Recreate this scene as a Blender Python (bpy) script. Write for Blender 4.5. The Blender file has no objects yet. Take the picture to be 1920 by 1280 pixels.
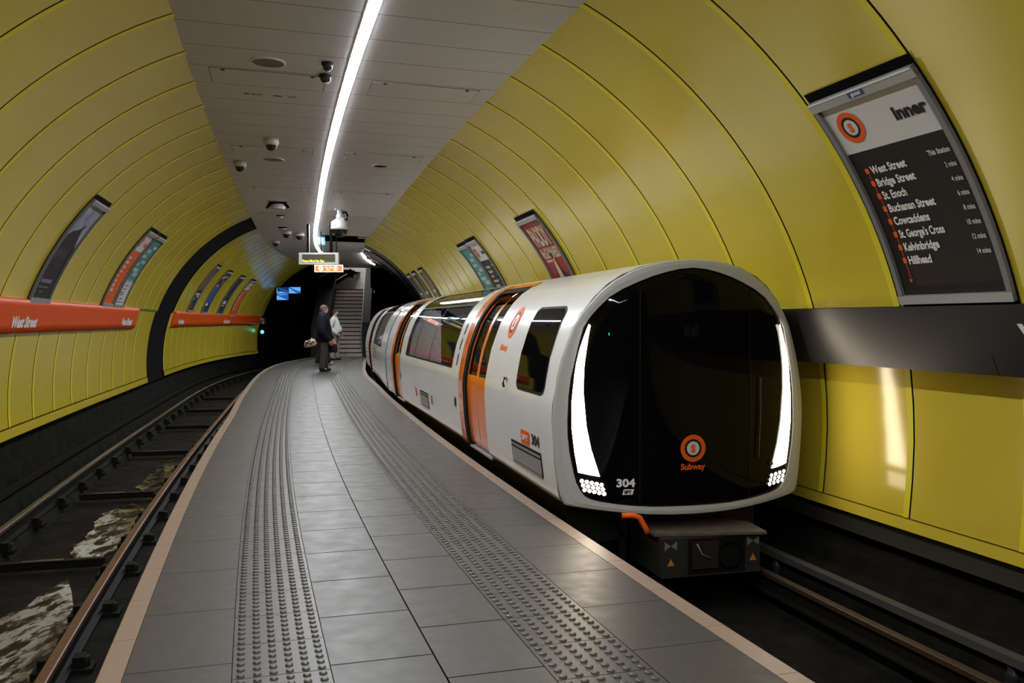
import bpy, bmesh, math, random
import numpy as np
from mathutils import Vector, Matrix
random.seed(7)
SC = bpy.context.scene
COL = SC.collection
PI = math.pi
sin, cos = math.sin, math.cos

# ------------------------------------------------------------------ camera, world, exposure
cam_d = bpy.data.cameras.new('camera')
cam = bpy.data.objects.new('camera', cam_d); COL.objects.link(cam)
cam_d.sensor_width = 36.0
cam_d.lens = 1659.085 / 1920 * 36.0
cam_d.clip_end = 200
cam.location = (0, 0, 1.5)
cam.rotation_euler = Matrix.Rotation(0, 3, 'X').to_euler()
PITCH, ROLL = 0.023144, -0.001459
cam.matrix_world = (Matrix.Translation((0, 0, 1.5)) @ Matrix.Rotation(PI/2 - PITCH, 4, 'X') @ Matrix.Rotation(ROLL, 4, 'Z'))
SC.camera = cam
W = bpy.data.worlds.new('world'); SC.world = W; W.use_nodes = True
W.node_tree.nodes['Background'].inputs[0].default_value = (0.9, 0.85, 0.75, 1)
W.node_tree.nodes['Background'].inputs[1].default_value = 0.004
SC.view_settings.view_transform = 'Standard'
SC.view_settings.look = 'None'
SC.view_settings.gamma = 1.0
SC.view_settings.use_curve_mapping = False
SC.view_settings.exposure = 0.0
LED = 76.0          # radiance of the ceiling light strip
HEAD = 16.0         # radiance of the train head lamps

# ------------------------------------------------------------------ alignment of the station
KN = np.array([0, 4, 8, 12, 16, 20, 24, 28, 34, 40.])
KK = np.array([5.992e-03, 5.497e-03, 5.963e-03, 3.797e-03, 2.281e-03, -7.840e-04, 4.374e-03, 1.4423e-02, 2.1352e-02, 2.2283e-02])
SS = np.linspace(-16, 52, 1361); DS = SS[1] - SS[0]
_k = np.interp(SS, KN, KK); _i0 = int(np.argmin(abs(SS)))
_th = np.concatenate([[0], np.cumsum((_k[1:] + _k[:-1]) / 2 * DS)]); _th += -0.313765 - _th[_i0]
_dx, _dy = np.sin(_th), np.cos(_th)
_X = np.concatenate([[0], np.cumsum((_dx[1:] + _dx[:-1]) / 2 * DS)]); _Y = np.concatenate([[0], np.cumsum((_dy[1:] + _dy[:-1]) / 2 * DS)])
_X -= _X[_i0] - 0.895608; _Y -= _Y[_i0]
def path(s):
    return float(np.interp(s, SS, _X)), float(np.interp(s, SS, _Y)), float(np.interp(s, SS, _th))
def at(s, t, z):
    x, y, h = path(s)
    return Vector((x + t * cos(h), y - t * sin(h), z))
def head(s): return path(s)[2]
R, TC, ZC = 3.6121, 0.0112, 0.5169
rad = math.radians
def wt(a, off=0.0): return (R - off) * cos(rad(a))
def wz(a, off=0.0): return ZC + (R - off) * sin(rad(a))
def wp(side, s, a, off=0.0):              # point on the tunnel lining
    return at(s, TC + side * wt(a, off), wz(a, off))
def cz(t): return 3.852 - 0.0193 * (t + 1.376)
CL, CR = -1.376, 1.526
def edge_r(s): return float(np.interp(s, [18, 20.8, 24.6, 28, 30.7, 33, 35.7, 38.5], [1.434, 1.48, 1.49, 1.55, 1.57, 1.48, 1.31, 1.1]))
def edge_l(s): return float(np.interp(s, [15, 18, 23.5, 28, 32, 36, 38.5], [-1.434, -1.50, -1.54, -1.55, -1.57, -1.41, -1.3]))

# ------------------------------------------------------------------ materials
def _mix(nt, fac, a, b):
    n = nt.nodes.new('ShaderNodeMix'); n.data_type = 'RGBA'
    n.inputs[6].default_value = (*a, 1) if not hasattr(a, 'links') else (0, 0, 0, 1)
    if hasattr(a, 'links'): nt.links.new(a, n.inputs[6])
    if hasattr(b, 'links'): nt.links.new(b, n.inputs[7])
    else: n.inputs[7].default_value = (*b, 1)
    if hasattr(fac, 'links'): nt.links.new(fac, n.inputs[0])
    else: n.inputs[0].default_value = fac
    return n.outputs[2]
def mat(name, c, rough=0.5, metal=0.0, var=None, vscale=3.0, bump=0.0, bscale=40.0, coat=0.0, emit=None, estr=0.0, spec=None, rvar=0.0):
    m = bpy.data.materials.new(name); m.use_nodes = True
    nt = m.node_tree; p = nt.nodes['Principled BSDF']
    p.inputs['Base Color'].default_value = (*c, 1); p.inputs['Roughness'].default_value = rough
    p.inputs['Metallic'].default_value = metal; p.inputs['Coat Weight'].default_value = coat
    p.inputs['Coat Roughness'].default_value = 0.08
    if spec is not None: p.inputs['Specular IOR Level'].default_value = spec
    if emit:
        p.inputs['Emission Color'].default_value = (*emit, 1); p.inputs['Emission Strength'].default_value = estr
    tc = None
    if var or bump or rvar:
        tc = nt.nodes.new('ShaderNodeTexCoord')
    if var or rvar:
        n = nt.nodes.new('ShaderNodeTexNoise'); n.inputs['Scale'].default_value = vscale; n.inputs['Detail'].default_value = 6; n.inputs['Roughness'].default_value = .5
        nt.links.new(tc.outputs['Object'], n.inputs['Vector'])
        r = nt.nodes.new('ShaderNodeMapRange'); r.inputs[1].default_value = .28; r.inputs[2].default_value = .72
        nt.links.new(n.outputs['Fac'], r.inputs[0])
        if var: nt.links.new(_mix(nt, r.outputs[0], c, var), p.inputs['Base Color'])
        if rvar:
            q = nt.nodes.new('ShaderNodeMapRange'); q.inputs[1].default_value = .3; q.inputs[2].default_value = .7
            q.inputs[3].default_value = rough; q.inputs[4].default_value = rough + rvar
            nt.links.new(n.outputs['Fac'], q.inputs[0]); nt.links.new(q.outputs[0], p.inputs['Roughness'])
    if bump:
        n2 = nt.nodes.new('ShaderNodeTexNoise'); n2.inputs['Scale'].default_value = bscale; n2.inputs['Detail'].default_value = 3
        nt.links.new(tc.outputs['Object'], n2.inputs['Vector'])
        b = nt.nodes.new('ShaderNodeBump'); b.inputs['Strength'].default_value = bump; b.inputs['Distance'].default_value = .02
        nt.links.new(n2.outputs['Fac'], b.inputs['Height']); nt.links.new(b.outputs['Normal'], p.inputs['Normal'])
    return m
def lined(m, axis, start, pitch, width, dark, axis2=None):
    """fine joint lines across a surface laid out in (s, t) metres on its UV map"""
    nt = m.node_tree; p = nt.nodes['Principled BSDF']
    uv = nt.nodes.new('ShaderNodeUVMap'); sp = nt.nodes.new('ShaderNodeSeparateXYZ'); nt.links.new(uv.outputs[0], sp.inputs[0])
    fac = None
    for ax, st, pi_, w in [(axis, start, pitch, width)] + ([axis2] if axis2 else []):
        a = nt.nodes.new('ShaderNodeMath'); a.operation = 'SUBTRACT'; nt.links.new(sp.outputs[ax], a.inputs[0]); a.inputs[1].default_value = st - w / 2
        b = nt.nodes.new('ShaderNodeMath'); b.operation = 'DIVIDE'; nt.links.new(a.outputs[0], b.inputs[0]); b.inputs[1].default_value = pi_
        f = nt.nodes.new('ShaderNodeMath'); f.operation = 'FRACT'; nt.links.new(b.outputs[0], f.inputs[0])
        l = nt.nodes.new('ShaderNodeMath'); l.operation = 'LESS_THAN'; nt.links.new(f.outputs[0], l.inputs[0]); l.inputs[1].default_value = w / pi_
        if fac is None: fac = l.outputs[0]
        else:
            mx = nt.nodes.new('ShaderNodeMath'); mx.operation = 'MAXIMUM'; nt.links.new(fac, mx.inputs[0]); nt.links.new(l.outputs[0], mx.inputs[1]); fac = mx.outputs[0]
    src = p.inputs['Base Color']
    old = src.links[0].from_socket if src.links else tuple(src.default_value[:3])
    nt.links.new(_mix(nt, fac, old, dark), src)
    sp_ = p.inputs['Specular IOR Level']; v = nt.nodes.new('ShaderNodeMath'); v.operation = 'MULTIPLY_ADD'   # joints do not shine
    nt.links.new(fac, v.inputs[0]); v.inputs[1].default_value = -sp_.default_value; v.inputs[2].default_value = sp_.default_value; nt.links.new(v.outputs[0], sp_)
    return m

M = {}
M['yellow'] = mat('yellow_enamel', (.62, .51, .044), .17, var=(.58, .47, .043), vscale=.9, bump=.035, bscale=1.3, rvar=.06)
M['yellow_low'] = mat('yellow_enamel_lower', (.60, .49, .048), .13, var=(.55, .44, .045), vscale=1.1, bump=.006, bscale=4)
M['yellow_lip'] = mat('yellow_joint_cover', (.74, .64, .025), .35)
M['joint'] = mat('joint_shadow_gap', (.02, .018, .012), .8)
M['orange'] = mat('orange_enamel', (.80, .095, .006), .38, var=(.74, .085, .006), vscale=2, spec=.28)
M['bandgrey'] = mat('dark_grey_band', (.017, .017, .021), .36, var=(.020, .020, .024), vscale=2, spec=.35)
M['green'] = mat('green_trim', (.02, .16, .07), .4)
M['white'] = mat('white_print', (.8, .8, .8), .45)
M['black'] = mat('black_paint', (.0035, .0035, .0045), .75, spec=.05)
M['void'] = mat('dark_tunnel', (.003, .003, .0035), .9, spec=.1)
M['gloss_black'] = mat('black_glossy_cladding', (.006, .006, .008), .12)
M['ceil'] = lined(mat('ceiling_panel', (.63, .625, .645), .45, var=(.59, .585, .605), vscale=4), 0, 7.63, .61, .010, (.16, .15, .14))
M['ceil_plain'] = mat('ceiling_hatch_panel', (.63, .625, .645), .45, var=(.59, .585, .605), vscale=4)
M['tile_l'] = lined(mat('floor_tile_light', (.066, .065, .066), .40, var=(.054, .054, .055), vscale=7, bump=.02, bscale=60, rvar=.1, spec=.5), 0, 4.15, .64, .010, (.02, .02, .02))
M['tile_r'] = lined(mat('floor_tile_grey', (.066, .065, .066), .40, var=(.054, .054, .055), vscale=7, bump=.02, bscale=60, rvar=.1, spec=.5), 0, 3.87, .635, .010, (.02, .02, .02))
M['slab_l'] = lined(mat('floor_slab', (.060, .056, .054), .42, var=(.051, .048, .046), vscale=9, bump=.02, bscale=80, rvar=.1), 0, 5.07, .77, .007, (.03, .03, .03))
M['slab_r'] = lined(mat('floor_slab_right', (.060, .056, .054), .42, var=(.051, .048, .046), vscale=9, bump=.02, bscale=80, rvar=.1), 0, 5.19, .63, .007, (.03, .03, .03))
M['tactile'] = lined(mat('tactile_tile', (.072, .069, .068), .42, var=(.062, .06, .059), vscale=9), 0, 4.11, .40, .006, (.025, .025, .025))
M['coping'] = lined(mat('coping_stone', (.30, .225, .175), .42, var=(.27, .20, .155), vscale=12, bump=.04, bscale=60), 0, 4.73, .62, .008, (.22, .17, .13))
M['plat_side'] = mat('platform_side', (.012, .011, .010), .9, spec=.2)
M['conc'] = mat('dirty_trackbed', (.011, .0105, .0095), .7, var=(.004, .004, .004), vscale=5, bump=.3, bscale=12, rvar=.2, spec=.09)
M['kerb'] = mat('dirty_kerb', (.035, .033, .031), .8, var=(.018, .017, .016), vscale=5, bump=.15, bscale=15)
M['water'] = mat('puddle_water', (.020, .015, .006), .05, bump=.10, bscale=14, spec=.5)
def _muddy(m):
    nt = m.node_tree; q = nt.nodes['Principled BSDF']; tc = nt.nodes.new('ShaderNodeTexCoord'); mp = nt.nodes.new('ShaderNodeMapping')
    mp.inputs['Rotation'].default_value = (0, 0, -.3); mp.inputs['Scale'].default_value = (9, 3.2, 1); nt.links.new(tc.outputs['Object'], mp.inputs[0])
    n = nt.nodes.new('ShaderNodeTexNoise'); n.inputs['Scale'].default_value = 1.0; n.inputs['Detail'].default_value = 7; n.inputs['Roughness'].default_value = .68; nt.links.new(mp.outputs[0], n.inputs['Vector'])
    for out, a, b in (('Roughness', .05, .75), ('Specular IOR Level', .55, .08)):
        r = nt.nodes.new('ShaderNodeMapRange'); r.inputs[1].default_value = .46; r.inputs[2].default_value = .56; r.inputs[3].default_value = a; r.inputs[4].default_value = b
        nt.links.new(n.outputs['Fac'], r.inputs[0]); nt.links.new(r.outputs[0], q.inputs[out])
    return m
_muddy(M['water'])
M['rust'] = mat('rusty_rail', (.15, .075, .04), .45, metal=.3, var=(.10, .055, .034), vscale=14)
M['rust_dark'] = mat('dark_rusty_rail', (.045, .026, .018), .5, metal=.2)
M['steel'] = mat('worn_rail_top', (.45, .40, .34), .30, metal=.9, var=(.33, .27, .22), vscale=10)
M['darksteel'] = mat('dirty_steel', (.010, .009, .008), .6, metal=.1, var=(.006, .006, .0055), vscale=20, spec=.14)
M['alu'] = mat('aluminium_frame', (.36, .365, .385), .4, metal=.25)
M['alu_dark'] = mat('dull_aluminium', (.20, .20, .22), .45, metal=.2)
M['led'] = mat('led_diffuser', (.9, .9, .9), .4, emit=(.97, .985, 1.0), estr=LED)
M['headlamp'] = mat('headlamp_light', (.9, .9, .9), .3, emit=(1.0, .83, .63), estr=HEAD)
M['train_white'] = mat('train_white_paint', (.84, .865, .89), .22, var=(.80, .825, .85), vscale=2, coat=.6)
M['train_face'] = mat('train_mask_silver', (.44, .445, .45), .4)
M['train_orange'] = mat('train_orange_paint', (.95, .20, .010), .25, coat=.4)
M['train_skirt'] = mat('train_underframe', (.012, .012, .012), .7)
M['screen_glass'] = mat('windscreen_glass', (.0025, .0025, .003), .03, spec=.16)
M['win_gasket'] = mat('window_rubber', (.005, .005, .005), .6, spec=.2)
M['train_in'] = mat('train_interior_panel', (.55, .57, .60), .5)
M['seat'] = mat('train_seat', (.45, .06, .025), .7)
M['in_lamp'] = mat('train_saloon_lamp', (.9, .9, .9), .4, emit=(.9, .95, 1), estr=14)
M['or_print'] = mat('orange_print', (.80, .115, .012), .5, spec=.25)
M['dk_print'] = mat('charcoal_print', (.020, .016, .016), .5, spec=.22)
M['lt_print'] = mat('light_grey_print', (.62, .63, .64), .5)
M['skirt_metal'] = mat('louvre_metal', (.36, .37, .38), .4, metal=.4)
def glass(name, tint, rough=.02):
    m = bpy.data.materials.new(name); m.use_nodes = True; nt = m.node_tree
    nt.nodes.remove(nt.nodes['Principled BSDF']); out = nt.nodes['Material Output']
    t = nt.nodes.new('ShaderNodeBsdfTransparent'); t.inputs[0].default_value = (*tint, 1)
    g = nt.nodes.new('ShaderNodeBsdfGlossy'); g.inputs['Roughness'].default_value = rough
    f = nt.nodes.new('ShaderNodeFresnel'); f.inputs[0].default_value = 1.65
    x = nt.nodes.new('ShaderNodeMixShader'); nt.links.new(f.outputs[0], x.inputs[0]); nt.links.new(t.outputs[0], x.inputs[1]); nt.links.new(g.outputs[0], x.inputs[2])
    nt.links.new(x.outputs[0], out.inputs[0]); return m
M['tint'] = glass('tinted_window_glass', (.78, .78, .78))
M['dome_glass'] = mat('smoked_dome', (.01, .01, .012), .08)
M['cam_white'] = mat('camera_housing', (.46, .46, .47), .45)

# ------------------------------------------------------------------ mesh helpers
class MB:
    def __init__(s): s.v = []; s.f = []; s.m = []; s.mats = []; s.uv = []; s.has_uv = False; s.sm = []
    def mi(s, m):
        if isinstance(m, str): m = M[m]
        if m not in s.mats: s.mats.append(m)
        return s.mats.index(m)
    def add(s, vs, fs, m, uv=None, smooth=False):
        b = len(s.v); i = s.mi(m)
        s.v += [tuple(v) for v in vs]; s.f += [tuple(b + k for k in f) for f in fs]; s.m += [i] * len(fs); s.sm += [smooth] * len(fs)
        if uv: s.has_uv = True; s.uv += list(uv)
        else: s.uv += [(0, 0)] * len(vs)
    def grid(s, rows, m, uvs=None, smooth=True, skip=None):
        n = len(rows[0]); vs = [p for r in rows for p in r]
        fs = [(i * n + j, i * n + j + 1, (i + 1) * n + j + 1, (i + 1) * n + j) for i in range(len(rows) - 1) for j in range(n - 1) if not (skip and skip(i, j))]
        s.add(vs, fs, m, [u for r in uvs for u in r] if uvs else None, smooth)
    def box(s, x0, x1, y0, y1, z0, z1, m, fn=None):
        vs = [Vector((x, y, z)) for x in (x0, x1) for y in (y0, y1) for z in (z0, z1)]
        if fn: vs = [fn(v) for v in vs]
        s.add(vs, [(0, 1, 3, 2), (4, 6, 7, 5), (0, 4, 5, 1), (2, 3, 7, 6), (0, 2, 6, 4), (1, 5, 7, 3)], m)
    def prism(s, pts, ext, m, smooth=False):      # pts: polygon points (Vectors); ext: Vector
        n = len(pts); vs = list(pts) + [p + ext for p in pts]
        fs = [tuple(range(n))[::-1], tuple(range(n, 2 * n))] + [(i, (i + 1) % n, n + (i + 1) % n, n + i) for i in range(n)]
        s.add(vs, fs, m, smooth=False)
    def lathe(s, c, prof, m, n=24, ax='z', smooth=True):   # prof: (r, h)
        rows = []
        for r, h in prof:
            row = []
            for k in range(n + 1):
                a = 2 * PI * k / n
                d = {'z': (r * cos(a), r * sin(a), h), 'y': (r * cos(a), h, r * sin(a)), 'x': (h, r * cos(a), r * sin(a))}[ax]
                row.append(Vector(c) + Vector(d))
            rows.append(row)
        s.grid(rows, m, smooth=smooth)
    def tube(s, pts, r, m, n=10, cap=True):
        pts = [Vector(p) for p in pts]; rows = []
        for i, p in enumerate(pts):
            t = (pts[min(i + 1, len(pts) - 1)] - pts[max(i - 1, 0)]).normalized()
            u = t.cross(Vector((0, 0, 1)) if abs(t.z) < .9 else Vector((1, 0, 0))).normalized(); w = t.cross(u)
            rows.append([p + (u * cos(2 * PI * k / n) + w * sin(2 * PI * k / n)) * r for k in range(n + 1)])
        s.grid(rows, m)
        if cap:
            for row in (rows[0], rows[-1]): s.add(row[:-1], [tuple(range(n))], m)
    def build(s, name, parent=None, merge=True, **tags):
        me = bpy.data.meshes.new(name); me.from_pydata(s.v, [], s.f)
        for m in s.mats: me.materials.append(m)
        me.polygons.foreach_set('material_index', s.m); me.polygons.foreach_set('use_smooth', s.sm)
        if s.has_uv:
            uvl = me.uv_layers.new(name='UVMap'); li = np.zeros(len(me.loops), int); me.loops.foreach_get('vertex_index', li)
            uvl.data.foreach_set('uv', np.array(s.uv, float)[li].ravel())
        bm = bmesh.new(); bm.from_mesh(me)
        if merge: bmesh.ops.remove_doubles(bm, verts=bm.verts, dist=1e-5)
        bmesh.ops.recalc_face_normals(bm, faces=bm.faces); bm.to_mesh(me); bm.free()
        o = bpy.data.objects.new(name, me); COL.objects.link(o)
        if parent: o.parent = parent
        for k, v in tags.items(): o[k] = v
        return o
def thing(name, label, cat, loc=(0, 0, 0), rz=0.0, group=None):
    o = bpy.data.objects.new(name, None); COL.objects.link(o); o.location = loc; o.rotation_euler = (0, 0, rz)
    o['label'] = label; o['category'] = cat; o.empty_display_size = .2
    if group: o['group'] = group
    return o
def tag(o, label, cat, group=None, kind=None):
    o['label'] = label; o['category'] = cat
    if group: o['group'] = group
    if kind: o['kind'] = kind
    return o
def dup(root, loc=None, rz=None, label=None, group=None):
    r = root.copy(); COL.objects.link(r)
    if loc is not None: r.location = loc
    if rz is not None: r.rotation_euler = (0, 0, rz)
    if label: r['label'] = label
    if group: r['group'] = group
    for ch in list(root.children):
        c = ch.copy(); COL.objects.link(c); c.parent = r
        for g in list(ch.children):
            d = g.copy(); COL.objects.link(d); d.parent = c
    return r

# lettering and flat print, laid on any surface through fn(x, y, off)
_tc = {}
def tgeom(txt, bold=.02):
    k = (txt, bold)
    if k not in _tc:
        cu = bpy.data.curves.new('lettering', 'FONT'); cu.body = txt; cu.offset = bold; cu.resolution_u = 3
        ob = bpy.data.objects.new('lettering', cu)
        me = bpy.data.meshes.new_from_object(ob)
        v = [(p.co.x, p.co.y) for p in me.vertices]; f = [tuple(p.vertices) for p in me.polygons]
        bpy.data.meshes.remove(me); bpy.data.objects.remove(ob); bpy.data.curves.remove(cu)
        _tc[k] = (v, f)
    return _tc[k]
_hv = tgeom('H')[0]; CAP = max(y for x, y in _hv) - min(y for x, y in _hv)
def d_text(mb, fn, txt, x, y, h, m, off=.004, w=None, align='l', bold=.02, cond=.85):
    bold = bold + .012
    v, f = tgeom(txt, bold); sy = h / CAP
    x0 = min(p[0] for p in v); x1 = max(p[0] for p in v)
    sx = (w / (x1 - x0)) if w else sy * cond
    ww = (x1 - x0) * sx
    ox = {'l': x, 'c': x - ww / 2, 'r': x - ww}[align]
    mb.add([fn(ox + (p[0] - x0) * sx, y + p[1] * sy, off) for p in v], f, m)
def d_rect(mb, fn, x0, y0, x1, y1, m, off=.003, nx=2, ny=8):
    mb.grid([[fn(x0 + (x1 - x0) * i / nx, y0 + (y1 - y0) * j / ny, off) for i in range(nx + 1)] for j in range(ny + 1)], m, smooth=True)
def d_ring(mb, fn, cx, cy, r0, r1, m, off=.004, n=40, sx=1.0):
    mb.grid([[fn(cx + r * cos(2 * PI * k / n) * sx, cy + r * sin(2 * PI * k / n), off) for k in range(n + 1)] for r in (max(r0, 1e-4), r1)], m)
def d_poly(mb, fn, pts, m, off=.004):
    mb.add([fn(x, y, off) for x, y in pts], [tuple(range(len(pts)))], m)
def roundel(mb, fn, cx, cy, r, off=.004, ring='dk_print', mid='white', sx=1.0):
    d_ring(mb, fn, cx, cy, r * .68, r, 'or_print', off, sx=sx); d_ring(mb, fn, cx, cy, r * .5, r * .68, ring, off, sx=sx)
    d_ring(mb, fn, cx, cy, 0, r * .5, mid, off, sx=sx)
    d_text(mb, fn, 'S', cx, cy - r * .27, r * .54, 'or_print', off + .002, align='c', bold=.05, cond=1.0 * sx)

# sweeps along the alignment
def srange(a, b, step):
    n = max(1, int(round((b - a) / step))); return [a + (b - a) * i / n for i in range(n + 1)]
def sweep(mb, prof, s0, s1, m, step=.5, smooth=True, uv=False, tfn=None):
    """prof: list of (t, z) swept from s0 to s1"""
    S = srange(s0, s1, step)
    rows = [[at(s, t + (tfn(s) if tfn else 0), z) for t, z in prof] for s in S]
    mb.grid(rows, m, [[(s, t) for t, z in prof] for s in S] if uv else None, smooth)
def sweep_solid(mb, prof, s0, s1, m, step=.5, tfn=None):
    sweep(mb, list(prof) + [prof[0]], s0, s1, m, step, smooth=False, tfn=tfn)
    for s in (s0, s1): mb.add([at(s, t + (tfn(s) if tfn else 0), z) for t, z in prof], [tuple(range(len(prof)))], m)

S_BACK = -12.0
# ------------------------------------------------------------------ platform
mb = MB()
def strip(m, ta, tb, s0=-10, s1=38.6, z=0.0):
    S = srange(s0, s1, .5)
    fa = ta if callable(ta) else (lambda s: ta); fb = tb if callable(tb) else (lambda s: tb)
    rows = [[at(s, fa(s) + (fb(s) - fa(s)) * k / 3, z) for k in range(4)] for s in S]
    mb.grid(rows, m, [[(s, fa(s) + (fb(s) - fa(s)) * k / 3) for k in range(4)] for s in S], smooth=False)
g = .004
strip('slab_l', lambda s: edge_l(s) + .105 + g, -.885 - g)
strip('tile_l', -.48 + g, -.02 - g)
strip('tile_r', -.02 + g, .415 - g)
strip('slab_r', .85 + g, lambda s: edge_r(s) - .112 - g)
strip('joint', lambda s: edge_l(s) + .05, lambda s: edge_r(s) - .05, z=-.012)
# sides of the platform, undercut below the coping
for sd, e in ((-1, edge_l), (1, edge_r)):
    S = srange(-10, 38.6, .5)
    mb.grid([[at(s, e(s) - sd * .06, -.05), at(s, e(s) - sd * .12, -.07), at(s, e(s) - sd * .12, -1.0)] for s in S], 'plat_side', smooth=False)
mb.build('floor', kind='structure', label='grey tiled island platform', category='floor')
def coping(nm, e, sd, label):
    mb = MB(); S = srange(-10, 38.6, .31)
    rows, uvs = [], []
    for s in S:
        t0 = e(s); ti = t0 - sd * (.105 if sd < 0 else .112)
        pr = [(ti, -.05), (ti, .001), (t0 - sd * .006, .001), (t0, -.006), (t0, -.055), (ti, -.055)]
        rows.append([at(s, t, z) for t, z in pr]); uvs.append([(s, t) for t, z in pr])
    mb.grid(rows, 'coping', uvs, smooth=False)
    return tag(mb.build(nm), label, 'platform edge')
coping('platform_coping', edge_l, -1, 'beige coping stones along the platform edge above the empty left track')
coping('platform_coping', edge_r, 1, 'beige coping stones along the platform edge beside the train')
def tactile(ta, tb, label):
    mb = MB(); S = srange(-10, 38.6, .5)
    mb.grid([[at(s, ta + (tb - ta) * k / 3, 0.0) for k in range(4)] for s in S], 'tactile', [[(s, ta + (tb - ta) * k / 3) for k in range(4)] for s in S], smooth=False)
    vs, fs = [], []; n = 8; s = -1.0; row = 0
    while s < 38.3:
        for c in range(6):
            t = ta + (tb - ta) * (c + .5) / 6
            p = at(s, t, 0); b = len(vs)
            for r, z in ((.0185, 0.0005), (.0165, .006), (.010, .0085)):
                for k in range(n): vs.append(p + Vector((r * cos(2 * PI * k / n), r * sin(2 * PI * k / n), z)))
            for q in (0, n):
                for k in range(n): fs.append((b + q + k, b + q + (k + 1) % n, b + q + n + (k + 1) % n, b + q + n + k))
            fs.append(tuple(range(b + 2 * n, b + 3 * n)))
        s += .0667; row += 1
    mb.add(vs, fs, 'tactile', uv=[(4.3, 0)] * len(vs))
    return tag(mb.build('tactile_paving'), label, 'tactile paving')
tactile(-.885, -.48, 'strip of studded grey tactile paving nearer the empty left track')
tactile(.415, .85, 'strip of studded grey tactile paving nearer the train')

# ------------------------------------------------------------------ cladding of the tunnel
def panels(mb, side, seams, angs, shear=0.0, pt=None, m='yellow'):
    """panels between consecutive seams, each with its joint cover strip and dark gap"""
    pt = pt or (lambda s, a, off: wp(side, s, a, off))
    for sa, sb in seams:
        L = sb - sa
        prof = [(sa + .007, -.03, 'joint'), (sa + .007, .003, 'yellow_lip'), (sa + .060, .009, 'yellow_lip'), (sa + .066, 0.0, m), (sa + L * .5, 0.0, m), (sb - .007, 0.0, 'joint'), (sb - .007, -.03, 'joint')]
        for (s1, o1, m1), (s2, o2, m2) in zip(prof, prof[1:]):
            mm = m1
            mb.grid([[pt(s1 + shear * max(a, 0), a, o1) for a in angs], [pt(s2 + shear * max(a, 0), a, o2) for a in angs]], mm, smooth=True)
def backing(mb, side, s0, s1, angs, off=-.04, m='joint', pt=None):
    pt = pt or (lambda s, a, off: wp(side, s, a, off))
    mb.grid([[pt(s, a, off) for a in angs] for s in srange(s0, s1, 1.0)], m)
A_UP_L = list(np.linspace(19.6, 69, 26)); A_LO_L = list(np.linspace(-3.6, 19.3, 12))
mb = MB()
sl = [7.496 + .97839 * k for k in range(-20, 34)]
SH = -.013
up = [(a, b) for a, b in zip(sl, sl[1:]) if a < 20.6] ; up[-1] = (up[-1][0], 21.15)
far = [23.62 + .97 * k for k in range(0, 16)]
panels(mb, -1, up, A_UP_L, 0); panels(mb, -1, list(zip(far, far[1:])), A_UP_L, 0)
lo = [(a + .02, b + .02) for a, b in zip(sl, sl[1:]) if a < 20.2]; lo[-1] = (lo[-1][0], 20.95)
farl = [23.3 + .97 * k for k in range(0, 16)]
panels(mb, -1, lo, A_LO_L); panels(mb, -1, list(zip(farl, farl[1:])), A_LO_L)
backing(mb, -1, S_BACK, 38.2, list(np.linspace(-6, 70, 20)))
for s0, s1 in ((S_BACK, 20.95), (23.3, 37.9)):        # strip along the foot of the panels
    S = srange(s0, s1, .5)
    mb.grid([[wp(-1, s, a, .012) for a in (-5.6, -3.9)] for s in S], 'yellow')
    mb.grid([[wp(-1, s, -3.9, o) for o in (.012, -.03)] for s in S], 'yellow')
mb.build('wall_left', merge=False, kind='structure')
# dark expansion rib in the left wall
mb = MB()
ribA = list(np.linspace(-6, 69, 30))
mb.grid([[wp(-1, s, a, -.02) for a in ribA] for s in np.linspace(20.9, 23.6, 5)], 'black')
mb.build('trim_1', kind='structure')

mb = MB()
A_UP_R = list(np.linspace(17.4, 66.2, 26))
sr = [6.3103 + .99782 * k for k in range(-19, 22)]
panels(mb, 1, list(zip(sr, sr[1:])), A_UP_R)
def lowr(s, z, off):                                   # lower panels stand a little further out
    t = float(np.interp(z, [-.1, .02, .35, .62, .9, 1.17, 1.3], [3.78, 3.80, 3.83, 3.84, 3.83, 3.80, 3.79]))
    return at(s, t - off, z)
slr = [5.62 + 1.05 * k for k in range(-17, 22)]
panels(mb, 1, list(zip(slr, slr[1:])), list(np.linspace(.055, 1.16, 9)), pt=lowr, m='yellow_low')
mb.grid([[lowr(s, z, -.04) for z in (-.2, .3, .6, .9, 1.3)] for s in srange(S_BACK, 27.3, 1)], 'joint')
for s in [0]:
    S = srange(S_BACK, 27, .5)
    mb.grid([[lowr(s, z, .012) for z in (-.035, .045)] for s in S], 'yellow_low')
    mb.grid([[lowr(s, .045, o_) for o_ in (.012, -.03)] for s in S], 'yellow')
backing(mb, 1, S_BACK, 27.3, list(np.linspace(17.2, 67, 20)), off=-.06)
mb.build('wall_right', merge=False, kind='structure')
# dark lining beyond the yellow panels
mb = MB()
for side, s0 in ((1, 27.2), (-1, 38.0)):
    for k in range(12):
        sa = s0 + k * 1.2
        mb.grid([[wp(side, s, a, .0 + (.02 if k % 2 else 0)) for a in np.linspace(-8, 72, 16)] for s in (sa, sa + 1.19)], 'gloss_black' if side > 0 else 'void', smooth=True)
mb.build('wall_tunnel', kind='structure')
# closing wall behind everything
mb = MB()
mb.box(-16, 3, 47.5, 47.6, -1.2, 7, 'void')
mb.build('wall_end', kind='structure')

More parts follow.
